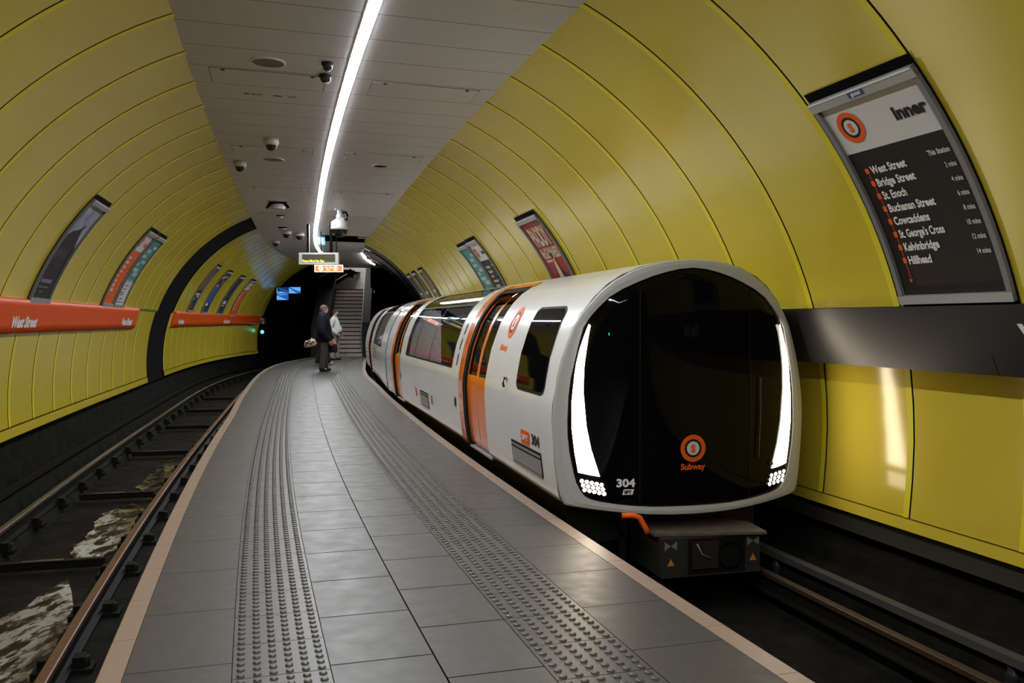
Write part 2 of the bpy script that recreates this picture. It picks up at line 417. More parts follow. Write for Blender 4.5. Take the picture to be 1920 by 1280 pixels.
# orange station name bands on the left wall
def wallmap(side, s_left, a0, off0=0.0):
    d = -side                                           # text runs towards larger s on the left wall
    return lambda x, y, off: wp(side, s_left + d * x, a0 + math.degrees(y / R), off0 + off)
def name_band(s0, s1, words, label):
    o = thing('station_name_sign', label, 'sign', at((s0 + s1) / 2, -3.3, 1.6))
    inv = Matrix.Translation(-o.location)
    mb = MB(); S = srange(s0, s1, .5); A = [13.75, 13.8, 15.5, 17.2, 19, 20.1, 20.15]
    mb.grid([[wp(-1, s, a, .045 if 13.76 < a < 20.12 else .0) for a in A] for s in S], 'orange')
    for s in (s0, s1): mb.add([wp(-1, s, a, .045) for a in (13.8, 17, 20.1)] + [wp(-1, s, a, -.02) for a in (20.1, 17, 13.8)], [(0, 1, 2, 3, 4, 5)], 'orange')
    b = mb.build('panel', o); b.matrix_parent_inverse = inv
    for ws in words:
        mb = MB(); fn = wallmap(-1, ws, 15.0, .045)
        d_text(mb, fn, 'West Street', 0, 0, .125, 'white', .004, w=1.02, bold=.045)
        b = mb.build('lettering', o); b.matrix_parent_inverse = inv
    return o
name_band(-8, 18.72, [-1.75, 4.6, 10.95, 17.25], 'orange station name band on the nearer stretch of the left wall')
name_band(23.75, 37.6, [24.6, 32.35], 'orange station name band on the left wall beyond the dark rib')
mb = MB(); mb.grid([[wp(-1, s, a, .006) for a in (19.3, 20.1)] for s in srange(18.72, 20.95, .5)], 'green'); mb.grid([[wp(-1, s, a, .006) for a in (19.3, 20.1)] for s in (23.4, 23.75)], 'green')
mb.build('trim_2', kind='structure')
# dark band on the right wall with its lettering
o = thing('station_name_band', 'dark grey name band along the right wall behind the train', 'sign', at(8, 3.5, 1.4))
inv = Matrix.Translation(-o.location)
def bandr(s, y, off):                                   # y 0..1 up the band
    return at(s, 3.615 + (3.425 - 3.615) * y - off, 1.158 + (1.592 - 1.158) * y)
mb = MB(); S = srange(S_BACK, 27, .5)
mb.grid([[at(s, 3.66, 1.158)] + [bandr(s, y, 0) for y in (0, .25, .5, .75, 1)] + [at(s, 3.55, 1.60)] for s in S], 'bandgrey', smooth=False)
b = mb.build('panel', o); b.matrix_parent_inverse = inv
mb = MB(); d_text(mb, lambda x, y, off: bandr(4.35 - x, .42 + y / .47, off), 'West Street', 0, 0, .15, 'white', .004, w=1.05, bold=.03)
b = mb.build('lettering', o); b.matrix_parent_inverse = inv
mb = MB()
for s in (4.62, ): mb.grid([[bandr(s + d, y, .002) for y in (0, .3)] for d in (0, .008)], 'joint')
b = mb.build('joint', o); b.matrix_parent_inverse = inv

# ------------------------------------------------------------------ ceiling and light strip
mb = MB()
def cstrip(s0, s1, ta, tb):
    S = srange(s0, s1, .5)
    fa = ta if callable(ta) else (lambda s: ta); fb = tb if callable(tb) else (lambda s: tb)
    ts = [0, .3, .6, 1]
    mb.grid([[at(s, fa(s) + (fb(s) - fa(s)) * k, cz(fa(s) + (fb(s) - fa(s)) * k)) for k in ts] for s in S], 'ceil', [[(s, fa(s) + (fb(s) - fa(s)) * k) for k in ts] for s in S], smooth=False)
LS0, LS1 = .028, .128
cstrip(S_BACK, 39.5, CL, LS0); cstrip(S_BACK, 24.6, LS1, CR); cstrip(24.6, 26.5, LS1, LS1 + .07); cstrip(26.5, 39.5, LS1, CR)
S = srange(S_BACK, 39.5, .5)
mb.grid([[at(s, t, z) for t, z in ((CL, cz(CL)), (CL - .02, cz(CL) + .1))] for s in S], 'ceil_plain'); mb.grid([[at(s, t, z) for t, z in ((CR, cz(CR)), (CR + .02, cz(CR) + .1))] for s in S], 'ceil_plain')
for (s, ta, tb, h) in ((24.6, LS1 + .07, CR, .35), (26.5, LS1 + .07, CR, .35), (39.5, CL, CR, .35)):
    mb.add([at(s, ta, cz(ta)), at(s, tb, cz(tb)), at(s, tb, cz(tb) + h), at(s, ta, cz(ta) + h)], [(0, 1, 2, 3)], 'black')
mb.add([at(24.6, LS1, cz(0) + .34), at(24.6, CR, cz(0) + .34), at(26.5, CR, cz(0) + .34), at(26.5, LS1, cz(0) + .34)], [(0, 1, 2, 3)], 'black')
mb.grid([[at(s, t, z) for t, z in ((LS0, cz(0)), (LS0, cz(0) + .05), (LS1, cz(0) + .05), (LS1, cz(0)))] for s in srange(S_BACK, 39.5, .5)], 'ceil_plain', smooth=False)
mb.build('ceiling', kind='structure')
o = thing('light_strip', 'long white light strip curving along the middle of the ceiling', 'light', at(10, .08, 3.82))
inv = Matrix.Translation(-o.location)
mb = MB()
S = srange(S_BACK, 34.5, .25)
mb.grid([[at(s, t, cz(0) + z) for t, z in ((LS0 + .004, .01), (LS0 + .005, -.006), (LS0 + .02, -.011), (LS1 - .02, -.011), (LS1 - .005, -.006), (LS1 - .004, .01))] for s in S], 'led')
b = mb.build('diffuser', o); b.matrix_parent_inverse = inv
mb = MB()
for t in (LS0 - .006, LS1 - .004):
    mb.grid([[at(s, t + a, cz(0) + z) for a, z in ((0, .02), (0, -.004), (.010, -.004), (.010, .02))] for s in S], 'alu', smooth=False)
b = mb.build('housing', o); b.matrix_parent_inverse = inv
mb = MB(); S = srange(30.5, 37.0, .4)
mb.grid([[at(s, 1.42 + t, 3.795 + z) for t, z in ((0, .03), (.005, -.005), (.02, -.015), (.035, -.005), (.04, .03))] for s in S], 'led')
tag(mb.build('edge_light'), 'short curved white lamp at the far right edge of the ceiling', 'light')

# ------------------------------------------------------------------ track beds, rails
def trackbed(nm, sd):
    mb = MB(); e = edge_l if sd < 0 else edge_r
    S = srange(S_BACK, 46, .5)
    for sa, sb in zip(S, S[1:]):
        pass
    pr = [(1.30, -.72), (1.7, -.62), (2.0, -.62), (2.08, -.70), (3.0, -.70), (3.06, -.60), (3.30, -.60), (3.34, -.42), (3.50, -.40), (3.52, -.12), (3.68, -.10), (3.70, .22)]
    if sd > 0: pr = pr[:8] + [(3.60, -.42), (3.64, -.30), (3.95, -.28), (3.96, .1)]
    mb.grid([[at(s, sd * t, z) for t, z in pr] for s in S], 'conc', smooth=False)
    return mb.build(nm, kind='structure')
trackbed('ground_left', -1); trackbed('ground_right', 1)
RZ = -.44
def rail_prof(tc):
    p = [(-.06, -.15), (-.06, -.138), (-.012, -.125), (-.010, -.045), (-.033, -.034), (-.033, -.004), (-.026, 0), (.026, 0), (.033, -.004), (.033, -.034), (.010, -.045), (.012, -.125), (.06, -.138), (.06, -.15)]
    return [(tc + a, RZ + z) for a, z in p]
chair_me = None
def rail(tc, top, label, rz=0.0, chairs=True):
    o = thing('running_rail', label, 'rail', at(8, tc, RZ))
    inv = Matrix.Translation(-o.location)
    mb = MB(); pr = rail_prof(tc); S = srange(S_BACK, 44, .5)
    n = len(pr)
    rows = [[at(s, t, z) for t, z in pr + pr[:1]] for s in S]
    mb.grid([r[:5] for r in rows], 'darksteel', smooth=False); mb.grid([r[4:11] for r in rows], top, smooth=False); mb.grid([r[10:] for r in rows], 'darksteel', smooth=False)
    b = mb.build('rail_bar', o); b.matrix_parent_inverse = inv
    if chairs:
        global chair_me
        if chair_me is None:
            mb = MB()
            mb.box(-.17, .17, -.075, .075, -.19, -.150, 'darksteel'); 
            for sg in (-1, 1):
                mb.lathe((sg * .115, 0, -.15), [(.034, 0), (.034, .05), (.024, .058), (.0, .06)], 'darksteel', 10)
                mb.box(sg * .09 - .035, sg * .09 + .035, -.05, .05, -.15, -.085, 'darksteel')
            c0 = mb.build('rail_chair', o); chair_me = c0.data
            bpy.data.objects.remove(c0)
        for k in range(34):
            s = 1.9 + k * 1.05
            c = bpy.data.objects.new('rail_chair', chair_me); COL.objects.link(c); c.parent = o
            c.location = at(s, tc, RZ) - o.location; c.rotation_euler = (0, 0, -head(s))
    return o
rail(-1.905, 'rust', 'rusty brown running rail of the left track nearest the platform')
rail(-3.125, 'steel', 'worn shiny running rail of the left track nearest the wall')
rail(1.93, 'darksteel', 'running rail of the right track hidden beside the platform under the train', chairs=False)
rail(3.02, 'rust_dark', 'brownish running rail of the right track ahead of the train', chairs=False)
mb = MB(); sweep_solid(mb, [(3.28, -.44), (3.28, -.39), (3.36, -.39), (3.36, -.44)], S_BACK, 27, mat('conductor_rail_top', (.07, .068, .072), .5, metal=.2))
o = tag(mb.build('conductor_rail'), 'dull grey conductor rail beside the lower right wall', 'rail')
for k in range(6):
    s = 4.2 + k * 2.4
    mb = MB(); mb.lathe((0, 0, 0), [(.05, -.18), (.05, -.14), (.035, -.13), (.05, -.11), (.035, -.09), (.05, -.07), (.03, -.05), (.03, 0)], 'bandgrey', 12)
    i = mb.build('insulator', o); i.location = at(s, 3.32, -.44)
mb = MB(); sweep_solid(mb, [(-3.40, -.36), (-3.40, -.30), (-3.46, -.30), (-3.46, -.36)], S_BACK, 40, 'darksteel')
tag(mb.build('conductor_rail'), 'dark conductor rail running below the left wall', 'rail')
tie = None
for k, s in enumerate([2.6, 5.3, 8.72, 11.85, 15.4, 19.0, 22.3, 25.6]):
    if tie is None:
        mb = MB(); mb.box(-.42, .42, -.035, .035, -.06, .012, 'darksteel'); mb.box(-.25, .08, -.03, .03, .012, .016, 'rust_dark')
        tie = mb.build('track_tie'); tag(tie, 'dark steel tie bar lying across the left track bed', 'track tie', 'tie bars between the left rails'); q = tie
    else:
        q = tie.copy(); COL.objects.link(q)
    q.location = at(s, -2.52, -.60); q.rotation_euler = (0, 0, -head(s))
def puddle(s0, s1, ta, tb, seed, label):
    rnd = random.Random(seed); mb = MB(); n = 28; L, Rr = [], []
    for k in range(n + 1):
        s = s0 + (s1 - s0) * k / n; f = min(1, 6 * min(k, n - k) / n)
        mid = (ta + tb) / 2
        L.append(at(s, mid + (ta - mid) * f * (1 + rnd.uniform(-.35, .1)), -.690)); Rr.append(at(s, mid + (tb - mid) * f * (1 + rnd.uniform(-.12, .05)), -.690))
    mb.grid([L, Rr], 'water')
    return tag(mb.build('puddle'), label, 'water')
puddle(2.2, 8.5, -2.62, -2.09, 1, 'long shallow puddle between the left rails nearest the camera')
puddle(8.9, 11.7, -2.55, -2.1, 2, 'shallow puddle between the left rails beyond the second tie bar')
puddle(12.2, 15.1, -2.45, -2.1, 3, 'small puddle between the left rails farther along')
#PART2
# ------------------------------------------------------------------ the train
TH = -.253
px, py, ph = path(6.6)
TO = Vector((px + 2.455 * cos(ph), py - 2.455 * sin(ph), 0))
train = thing('subway_train', 'white and orange subway train standing at the right platform edge with lit head lamps', 'train', TO, -TH)
HZ = [(.10, .97), (.12, 1.0), (.16, 1.02), (.25, 1.035), (.42, 1.055), (.60, 1.066), (.75, 1.074), (.87, 1.068), (1.03, 1.04), (1.21, 1.00), (1.38, .94), (1.48, .90), (1.60, .83), (1.68, .77), (1.78, .67), (1.85, .565), (1.91, .42), (1.945, .29), (1.963, .15), (1.97, 0)]
hz_z = [p[0] for p in HZ]; hz_a = [p[1] for p in HZ]
def half(z): return float(np.interp(z, hz_z, hz_a))
def fu(a): return -.20 * (1 - (a / 1.07) ** 2)
def nrm(z, sd=-1):
    d = (half(z + .02) - half(z - .02)) / .04
    v = Vector((1, 0, -d)).normalized(); return Vector((sd * v.x, 0, v.z))
def sidep(sd, u, z, off=0.0):
    n = nrm(min(z, 1.94), sd); return Vector((sd * half(z), u, z)) + n * off
TH2 = -.20
def carbody(name, u0, u1, doors, windows, rwindows, nose=False, xf=None, parent=train):
    name2 = xf is not None
    xf = xf or (lambda v: v)
    zs = sorted(set([p[0] for p in HZ] + [.93, 1.70, 1.86, 1.925, .912, 1.80, 1.30, 1.12, .5, .33]))
    left = [(-half(z), z) for z in zs]; ring = left + [(half(z), z) for z in zs[::-1][1:]]
    us = sorted(set([round(u, 3) for u in srange(u0 + (.0 if not nose else .08), u1, .35)] + [e for d in doors for e in d] + [e for w in windows + rwindows for e in w[:2]]))
    us = [u for i, u in enumerate(us)]
    rows = []
    if nose: rows.append([Vector((a, fu(a), z)) for a, z in ring]); uu = [0.0] + us
    else: uu = us
    for u in us: rows.append([Vector((a, u, z)) for a, z in ring])
    nl = len(left)
    def skip(i, j):
        ua, ub = uu[i], uu[i + 1]
        jj = j if j < nl - 1 else 2 * (nl - 1) - 1 - j
        z0, z1 = zs[jj], zs[jj + 1]; um = (ua + ub) / 2
        if j < nl - 1:
            for d in doors:
                if d[0] < um < d[1] and z1 <= 1.861: return True
        for w in (windows if j < nl - 1 else rwindows):
            if w[0] < um < w[1] and z0 >= .929 and z1 <= 1.926: return True
        return False
    mb = MB(); mb.grid([[xf(v) for v in r] for r in rows], 'train_white', skip=skip)
    # ends and underside
    mb.add([xf(Vector((a, u1, z))) for a, z in ring], [tuple(range(len(ring)))], 'train_skirt')
    mb.add([xf(v) for v in (Vector((-.97, u0 + .1, .10)), Vector((.97, u0 + .1, .10)), Vector((.97, u1, .10)), Vector((-.97, u1, .10)))], [(0, 1, 2, 3)], 'train_skirt')
    body = mb.build(name, parent)
    me = body.data; ns = []
    d = -(TH2 - TH) if name2 else 0.0; off = 11.30 if name2 else 0.0
    for v in me.vertices:
        q = Matrix.Rotation(-d, 3, 'Z') @ (v.co - Vector((0, off, 0)))
        n_ = nrm(min(max(q.z, .12), 1.935), -1 if q.x < 0 else 1) if q.z < 1.966 else Vector((0, 0, 1))
        ns.append(Matrix.Rotation(d, 3, 'Z') @ n_)
    me.normals_split_custom_set_from_vertices(ns)
    # underframe
    mb = MB(); mb.box(-.84, .84, u0 + .35, u1 - .1, -.30, .11, 'train_skirt', xf)
    for ub in (u0 + 1.5, u1 - 1.5):
        mb.box(-.80, .80, ub - .8, ub + .8, -.43, -.2, 'train_skirt', xf)
    mb.build('underframe', body)
    # interior
    mb = MB()
    mb.box(-.9, .9, u0 + 1.9 if nose else u0 + .1, u1 - .05, .12, .16, 'dk_print', xf)
    for sd in (-1, 1):
        mb.box(min(sd * .55, sd * .95), max(sd * .55, sd * .95), windows[0][0], windows[0][1], .16, .60, 'seat', xf)
        mb.box(min(sd * .86, sd * .98), max(sd * .86, sd * .98), windows[0][0], windows[0][1], .58, .90, 'seat', xf)
    mb.box(-.40, .40, u0 + 2 if nose else u0 + .1, u1 - .05, 1.86, 1.88, 'train_in', xf)
    def part_wall(u, sd, a0=.45):
        zz = [.16, .4, .7, 1.0, 1.2, 1.4, 1.55, 1.68]
        pts = [(sd * a0, .16)] + [(sd * max(a0, half(z) - .06), z) for z in zz] + [(sd * a0, 1.68)]
        mb.prism([xf(Vector((a, u, z))) for a, z in pts], xf(Vector((0, .03, 0))) - xf(Vector((0, 0, 0))), 'train_in')
    for w in rwindows: part_wall(w[1] + .25, 1, .5)
    for u in ([windows[0][0] - .03, windows[0][1] + .02]):
        part_wall(u, -1); part_wall(u, 1)
    if nose: part_wall(1.95, -1, .0); part_wall(1.95, 1, .0)
    mb.build('saloon_interior', body)
    mb = MB(); mb.box(-.05, .05, u0 + 2.4 if nose else u0 + .3, u1 - .4, 1.835, 1.855, 'in_lamp', xf); mb.build('saloon_lamp', body)
    for sd, ws in ((-1, windows), (1, rwindows)):
        for w in ws:
            mb = MB(); zz = [.93] + [z for z in zs if .93 < z < 1.925] + [1.925]
            mb.grid([[xf(sidep(sd, w[0] + (w[1] - w[0]) * i / 6, z, -.008)) for z in zz] for i in range(7)], 'tint')
            mb.build('window', body)
            mb = MB()
            fr = .025
            for ua, ub, za, zb in [(w[0], w[1], .93, .93 + fr), (w[0], w[0] + fr, .93, 1.925), (w[1] - fr, w[1], .93, 1.925)] + [(x - .02, x + .02, .93, 1.925) for x in w[2]] + [(w[0], w[1], 1.69, 1.715)]:
                zq = [za] + [z for z in zs if za < z < zb] + [zb]
                mb.grid([[xf(sidep(sd, u, z, .003)) for z in zq] for u in (ua, ub)], 'win_gasket')
            mb.build('window_frame', body)
    for d in doors:
        zq = [z for z in zs if .10 <= z <= 1.861]
        mid = d[0] + (d[1] - d[0]) * .5
        for la, lb in ((d[0], mid - .006), (mid + .006, d[1])):
            leaf = MB()
            zl = [z for z in zq if z <= .912]; zu = [z for z in zq if z >= .912]
            leaf.grid([[xf(sidep(-1, u, z, -.032)) for z in zl] for u in (la, lb)], 'train_orange')
            fw = .05
            for ua, ub in ((la, la + fw), (lb - fw, lb)):
                leaf.grid([[xf(sidep(-1, u, z, -.031)) for z in zu] for u in (ua, ub)], 'train_orange')
            leaf.grid([[xf(sidep(-1, u, z, -.031)) for z in (1.70, 1.78, 1.85)] for u in (la, lb)], 'train_orange')
            lf = leaf.build('door', body)
            gl = MB(); gl.grid([[xf(sidep(-1, u, z, -.034)) for z in zu] for u in (la + fw * .8, lb - fw * .8)], 'screen_glass'); gl.build('door_glass', lf)
        fr = MB()
        # jambs, then the orange surround on the far side and over the top
        for u in d: fr.grid([[xf(sidep(-1, u, z, o)) for z in zq] for o in (.0, -.045)], 'win_gasket', smooth=False)
        fr.grid([[xf(sidep(-1, u, z, .004)) for z in zq] for u in (d[1] + .0, d[1] + .06)], 'win_gasket')
        fr.grid([[xf(sidep(-1, u, z, .010)) for z in zq + [1.90]] for u in (d[1] + .06, d[1] + .32)], 'train_orange')
        fr.grid([[xf(sidep(-1, u, z, o)) for z in zq + [1.90]] for u, o in ((d[1] + .32, .010), (d[1] + .325, .0))], 'train_orange')
        fr.grid([[xf(sidep(-1, u, z, .006)) for z in (1.855, 1.90)] for u in (d[0] - .03, d[1] + .18)], 'train_orange')
        fr.grid([[xf(sidep(-1, u, z, .005)) for z in (1.80, 1.857)] for u in (d[0], d[1] + .18)], 'win_gasket')
        for k in range(8):
            z = .25 + k * .2
            c = sidep(-1, d[1] + .19, z, .011); fr.add([xf(c + Vector((0, .02 * cos(q), .02 * sin(q)))) for q in np.linspace(0, 2 * PI, 8, endpoint=False)], [tuple(range(8))], 'win_gasket')
        fr.build('door_frame', body)
        mb = MB(); mb.box(-1.0, -.9, d[0] - .02, d[1] + .02, .085, .105, 'alu', xf); mb.build('door_sill', body)
    return body
body1 = carbody('car_body', 0.0, 11.2, [(2.33, 3.36), (9.05, 9.98)], [(4.2, 8.4, (5.97, 7.41))], [(4.5, 5.0, ()), (5.9, 6.5, ()), (7.5, 8.1, ())], nose=True)
def xf2(v):
    d = -(TH2 - TH); p = Matrix.Rotation(d, 4, 'Z') @ Vector((v.x, v.y, v.z)); return p + Vector((0, 11.30, 0))
body2 = carbody('car_body', .12, 10.8, [(6.8, 7.9)], [(1.9, 5.4, (3.1, 4.3))], [(2.2, 2.9, ()), (3.9, 4.6, ())], xf=xf2)
mb = MB()
ring = [(-half(z) * .95, .12 + (z - .10) * .97) for z in hz_z]; ring = ring + [(-a, z) for a, z in ring[::-1][1:]]
mb.grid([[Vector((a * k, u, z)) for a, z in ring] for u, k in ((11.18, 1), (11.22, .96), (11.26, 1), (11.30, .96), (11.34, 1), (11.38, .96), (11.44, 1))], 'train_skirt'); mb.build('gangway_bellows', train)

INN = [(0, .075), (.17, .076), (.33, .08), (.47, .09), (.6, .105), (.71, .122), (.79, .142), (.84, .17), (.87, .21), (.90, .27), (.92, .345), (.95, .5), (.963, .62), (.965, .75), (.957, .93), (.94, 1.07), (.908, 1.215), (.88, 1.34), (.85, 1.45), (.80, 1.53), (.74, 1.60), (.66, 1.68), (.56, 1.742), (.445, 1.795), (.33, 1.84), (.22, 1.872), (.11, 1.897), (0, 1.906)]
inner = INN + [(-a, z) for a, z in INN[::-1][1:-1]]
OUT = [(0, .012), (.17, .014), (.35, .022), (.5, .034), (.65, .05), (.78, .067), (.90, .085), (.95, .095), (.98, .105), (1.01, .16), (1.035, .27), (1.055, .45), (1.066, .60), (1.072, .75), (1.06, .91), (1.035, 1.06), (.998, 1.22), (.955, 1.345), (.915, 1.455), (.86, 1.555), (.81, 1.62), (.73, 1.715), (.63, 1.80), (.50, 1.875), (.38, 1.92), (.26, 1.95), (.13, 1.965), (0, 1.97)]
outer = OUT + [(-a, z) for a, z in OUT[::-1][1:-1]]
mb = MB(); n = len(inner)
def closed(l, off): return [Vector((a, fu(a) + off, z)) for a, z in l + l[:1]]
lerp = lambda k: [(o[0] + (i[0] - o[0]) * k, o[1] + (i[1] - o[1]) * k) for o, i in zip(outer, inner)]
mb.grid([closed([(a * .985, max(z, .1)) for a, z in outer], .16), closed(outer, .02), closed(outer, -.004), closed(lerp(.12), -.014), closed(lerp(.5), -.016), closed(lerp(1.0), -.012), closed(lerp(1.0), .02)], 'train_face', smooth=False)
mask = mb.build('front_mask', train)
for p in mask.data.polygons: p.use_smooth = False
mb = MB(); rows = []
for k in (1, .985, .9, .75, .6, .45, .3, .15, .001):
    rows.append([Vector((a * k, fu(a * k) + (.012 if k == 1 else -.004), .92 + (z - .92) * k)) for a, z in inner + inner[:1]])
mb.grid(rows, 'screen_glass'); wind = mb.build('windscreen', train)
def frontp(x, y, off): return Vector((x, fu(x) - .004 - off, y))
HO = [(.81, 1.475), (.842, 1.39), (.874, 1.29), (.90, 1.18), (.913, 1.09), (.932, .895), (.932, .68), (.912, .50), (.886, .350)]
HI = [(.797, 1.462), (.812, 1.38), (.823, 1.30), (.837, 1.20), (.843, 1.14), (.848, .96), (.826, .70), (.79, .52), (.727, .318)]
for sd in (-1, 1):
    mb = MB(); mb.grid([[frontp(sd * (o[0] + (i[0] - o[0]) * k), o[1] + (i[1] - o[1]) * k, .006 + .012 * sin(PI * k)) for k in (0, .25, .5, .75, 1)] for o, i in zip(HO, HI)], 'headlamp')
    hl = mb.build('head_lamp', train)
    mb = MB(); mb.grid([[frontp(sd * x, z, .004) for x, z in r] for r in (((.880, .318), (.715, .288)), ((.860, .225), (.690, .165)))], 'black'); lm = mb.build('lower_lamp', train)
    for r in range(3):
        mb = MB()
        for c in range(5 if sd < 0 else 4):
            x = .86 - c * (.036 if sd < 0 else .044) - r * .010; z = .286 - c * .0075 - r * .034
            d_ring(mb, lambda a, b, o: frontp(sd * a, b, o), x, z, 0, .0150, 'headlamp', .008, 10)
        mb.build('led_row', lm)
mb = MB(); roundel(mb, frontp, 0, .52, .105, .004, mid='lt_print'); d_text(mb, frontp, 'Subway', 0, .358, .046, 'or_print', .005, w=.205, align='c', bold=.02); mb.build('front_emblem', train)
mb = MB(); d_text(mb, frontp, '304', -.604, .240, .06, 'white', .004, w=.142, bold=.03)
d_poly(mb, frontp, [(-.56, .178), (-.548, .220), (-.470, .220), (-.482, .178)], 'white', .003); d_text(mb, frontp, 'SPT', -.545, .187, .024, 'black', .005, w=.055, bold=.04); mb.build('front_number', train)
# faint panel lines and wiper on the windscreen
mb = MB()
for x in (-.43, .50):
    mb = MB(); mb.grid([[frontp(x + d, z, .002) for d in (0, .008)] for z in np.linspace(.12, 1.75, 12)], 'win_gasket'); mb.build('panel_line', wind)
mb = MB()
mb.tube([frontp(.58, .42, .02), frontp(.60, .8, .02), frontp(.60, 1.05, .02)], .006, 'dk_print', 6); mb.lathe(frontp(.72, .36, .012), [(.014, -.012), (.014, 0), (0, .004)], 'alu_dark', 10, 'y'); mb.build('wiper', train)
mb = MB(); d_ring(mb, frontp, -.66, 1.40, 0, .012, mat('green_lamp', (.0, .2, .1), .4, emit=(.0, .55, .22), estr=.8), .003, 10, sx=.5); mb.build('cab_indicator', train)
# cab side window
def sidem(u0, z0): return lambda x, y, off: sidep(-1, u0 - x, z0 + y, off)
mb = MB(); f = sidem(0, 0)
def rrect(u0, u1, z0, z1, r, n=6):
    pts = []
    for cx, cy, a0 in ((u1 - r, z1 - r, 0), (u0 + r, z1 - r, 90), (u0 + r, z0 + r, 180), (u1 - r, z0 + r, 270)):
        for k in range(n + 1): pts.append((cx + r * cos(rad(a0 + 90 * k / n)), cy + r * sin(rad(a0 + 90 * k / n))))
    return pts
def sloped(pts, inset):
    return pts
def sidegrid(mb, u0, u1, z0, z1, r, off, m, n=36):
    """rounded panel laid on the curved side"""
    rows = []
    for k in range(n + 1):
        z = z0 + (z1 - z0) * k / n; d = min(z - z0, z1 - z); e = 0 if d >= r else r - math.sqrt(max(0, r * r - (r - d) ** 2))
        sh = (z - .95) * .10
        rows.append([sidep(-1, u0 + e + sh + (u1 - u0 - 2 * e) * q / 4, z, off) for q in range(5)])
    mb.grid(rows, m)
sidegrid(mb, .25, 1.13, .905, 1.62, .09, .004, 'win_gasket'); cw = mb.build('cab_window', train)
mb = MB(); sidegrid(mb, .275, 1.105, .93, 1.60, .08, .007, 'screen_glass'); mb.build('window_glass', cw)
mb = MB()
f = sidem(1.77, 1.487); roundel(mb, f, 0, 0, .15, .004, sx=.95); d_text(mb, f, 'Subway', -.07, -.265, .055, 'or_print', .004, w=.27, bold=.03, align='c'); mb.build('side_emblem', train)
mb = MB(); f = sidem(0, 0)
f2 = sidem(.94, .455); d_rect(mb, f2, 0, 0, .27, .115, 'or_print', .004); d_text(mb, f2, 'SPT', .135, .033, .048, 'white', .006, w=.2, align='c', bold=.03)
f2 = sidem(.60, .485); d_text(mb, f2, '304', 0, 0, .085, 'dk_print', .004, w=.23, bold=.03); mb.build('side_number', train)
def louvre(u0, u1, z0, z1):
    mb = MB()
    f = lambda x, y, off: sidep(-1, u1 - x, z0 + y, off); w, h = u1 - u0, z1 - z0
    d_rect(mb, f, -.02, -.02, w + .02, h + .02, 'win_gasket', .003, 3, 3); d_rect(mb, f, 0, 0, w, h, 'skirt_metal', .006, 3, 3); d_rect(mb, f, 0, -.03, w, -.005, 'alu', .008, 3, 1)
    d_rect(mb, f, 0, h - .035, w, h - .022, 'win_gasket', .008, 3, 1)
    return mb.build('louvre_panel', train)
louvre(.36, 1.28, .255, .42); louvre(6.05, 6.8, .27, .45)
mb = MB(); f = sidem(1.46, .92)
mb.tube([f(0, .045, .02), f(0, .06, .03), f(0, .0, .034), f(0, -.03, .02)], .011, 'dk_print', 8); d_ring(mb, f, 0, .05, 0, .024, 'alu_dark', .012, 14); mb.build('door_handle', train)
mb = MB()
for u, z in ((3.94, .54), (9.0, .56)): d_ring(mb, sidem(u, z), 0, 0, 0, .062, 'win_gasket', .005, 18, sx=.8)
for u in (7.22, 5.74): d_rect(mb, sidem(u, .34), -.05, 0, .06, .13, 'or_print', .004, 1, 2)
for z in (1.34, 1.16, .98): d_rect(mb, sidem(3.95, z), 0, 0, .05, .13, 'dk_print', .004, 1, 2)
mb.build('side_marking', train)
mb = MB()
for z0, z1, u0, u1 in ((.94, 1.05, 3.4, 4.6),): mb.grid([[xf2(sidep(-1, u, z, .005)) for u in (u0, u1)] for z in (z0, z1)], 'dk_print')
for k in range(5): mb.grid([[xf2(sidep(-1, u, .88 - k * .07 + z, .005)) for u in (3.4, 5.6)] for z in (0, .015)], 'dk_print')
mb.build('side_lettering', train)
# coupler and the gear under the front
mb = MB(); mb.box(-.33, .48, -.37, .25, -.42, -.125, 'train_skirt')
cp = mb.build('coupler', train)
mb = MB(); mb.prism([Vector((-.36, -.30, -.12)), Vector((.50, -.44, -.12)), Vector((.54, -.08, -.12)), Vector((.33, .10, -.12)), Vector((-.34, .10, -.12))], Vector((0, 0, .02)), mat('coupler_plate', (.12, .095, .075), .6, var=(.07, .055, .045), vscale=12)); mb.build('top_plate', cp)
mb = MB(); mb.box(-.12, .35, -.378, -.36, -.40, -.135, 'darksteel'); mb.box(-.09, .12, -.395, -.37, -.36, -.16, 'dk_print')
mb.lathe((.22, -.375, -.27), [(.11, 0), (.11, -.012), (.09, -.016), (.085, .004), (0, .004)], 'black', 20, 'y'); mb.tube([(-.06, -.40, -.17), (-.02, -.405, -.25), (.06, -.40, -.285)], .006, 'alu_dark', 6); mb.build('coupler_head', cp)
ytri = mat('warning_yellow', (.45, .22, .02), .5)
mb = MB()
for x, z in ((-.26, -.33), (.42, -.33)):
    y = -.373
    mb.add([(x - .03, y, z), (x + .03, y, z), (x, y, z + .055)], [(0, 1, 2)], ytri)
for x, z in ((-.26, -.18), (.42, -.18)):
    y = -.373; mb.add([(x - .05, y, z - .035), (x - .05, y, z + .035), (x, y, z), (x + .05, y, z - .035), (x + .05, y, z + .035)], [(0, 1, 2), (2, 3, 4)], 'alu_dark')
mb.build('warning_mark', cp)
mb = MB(); mb.tube([(-.58, -.20, .03), (-.50, -.24, .035), (-.46, -.25, .02), (-.41, -.26, -.07), (-.40, -.26, -.10)], .022, 'or_print', 8); mb.build('coupling_lever', train)
mb = MB(); mb.box(-.62, -.40, -.10, .30, -.46, -.43, mat('shoe_plate', (.15, .13, .125), .6)); mb.box(-.5, -.45, .05, .10, -.44, -.2, 'darksteel'); mb.build('shoe_gear', train)

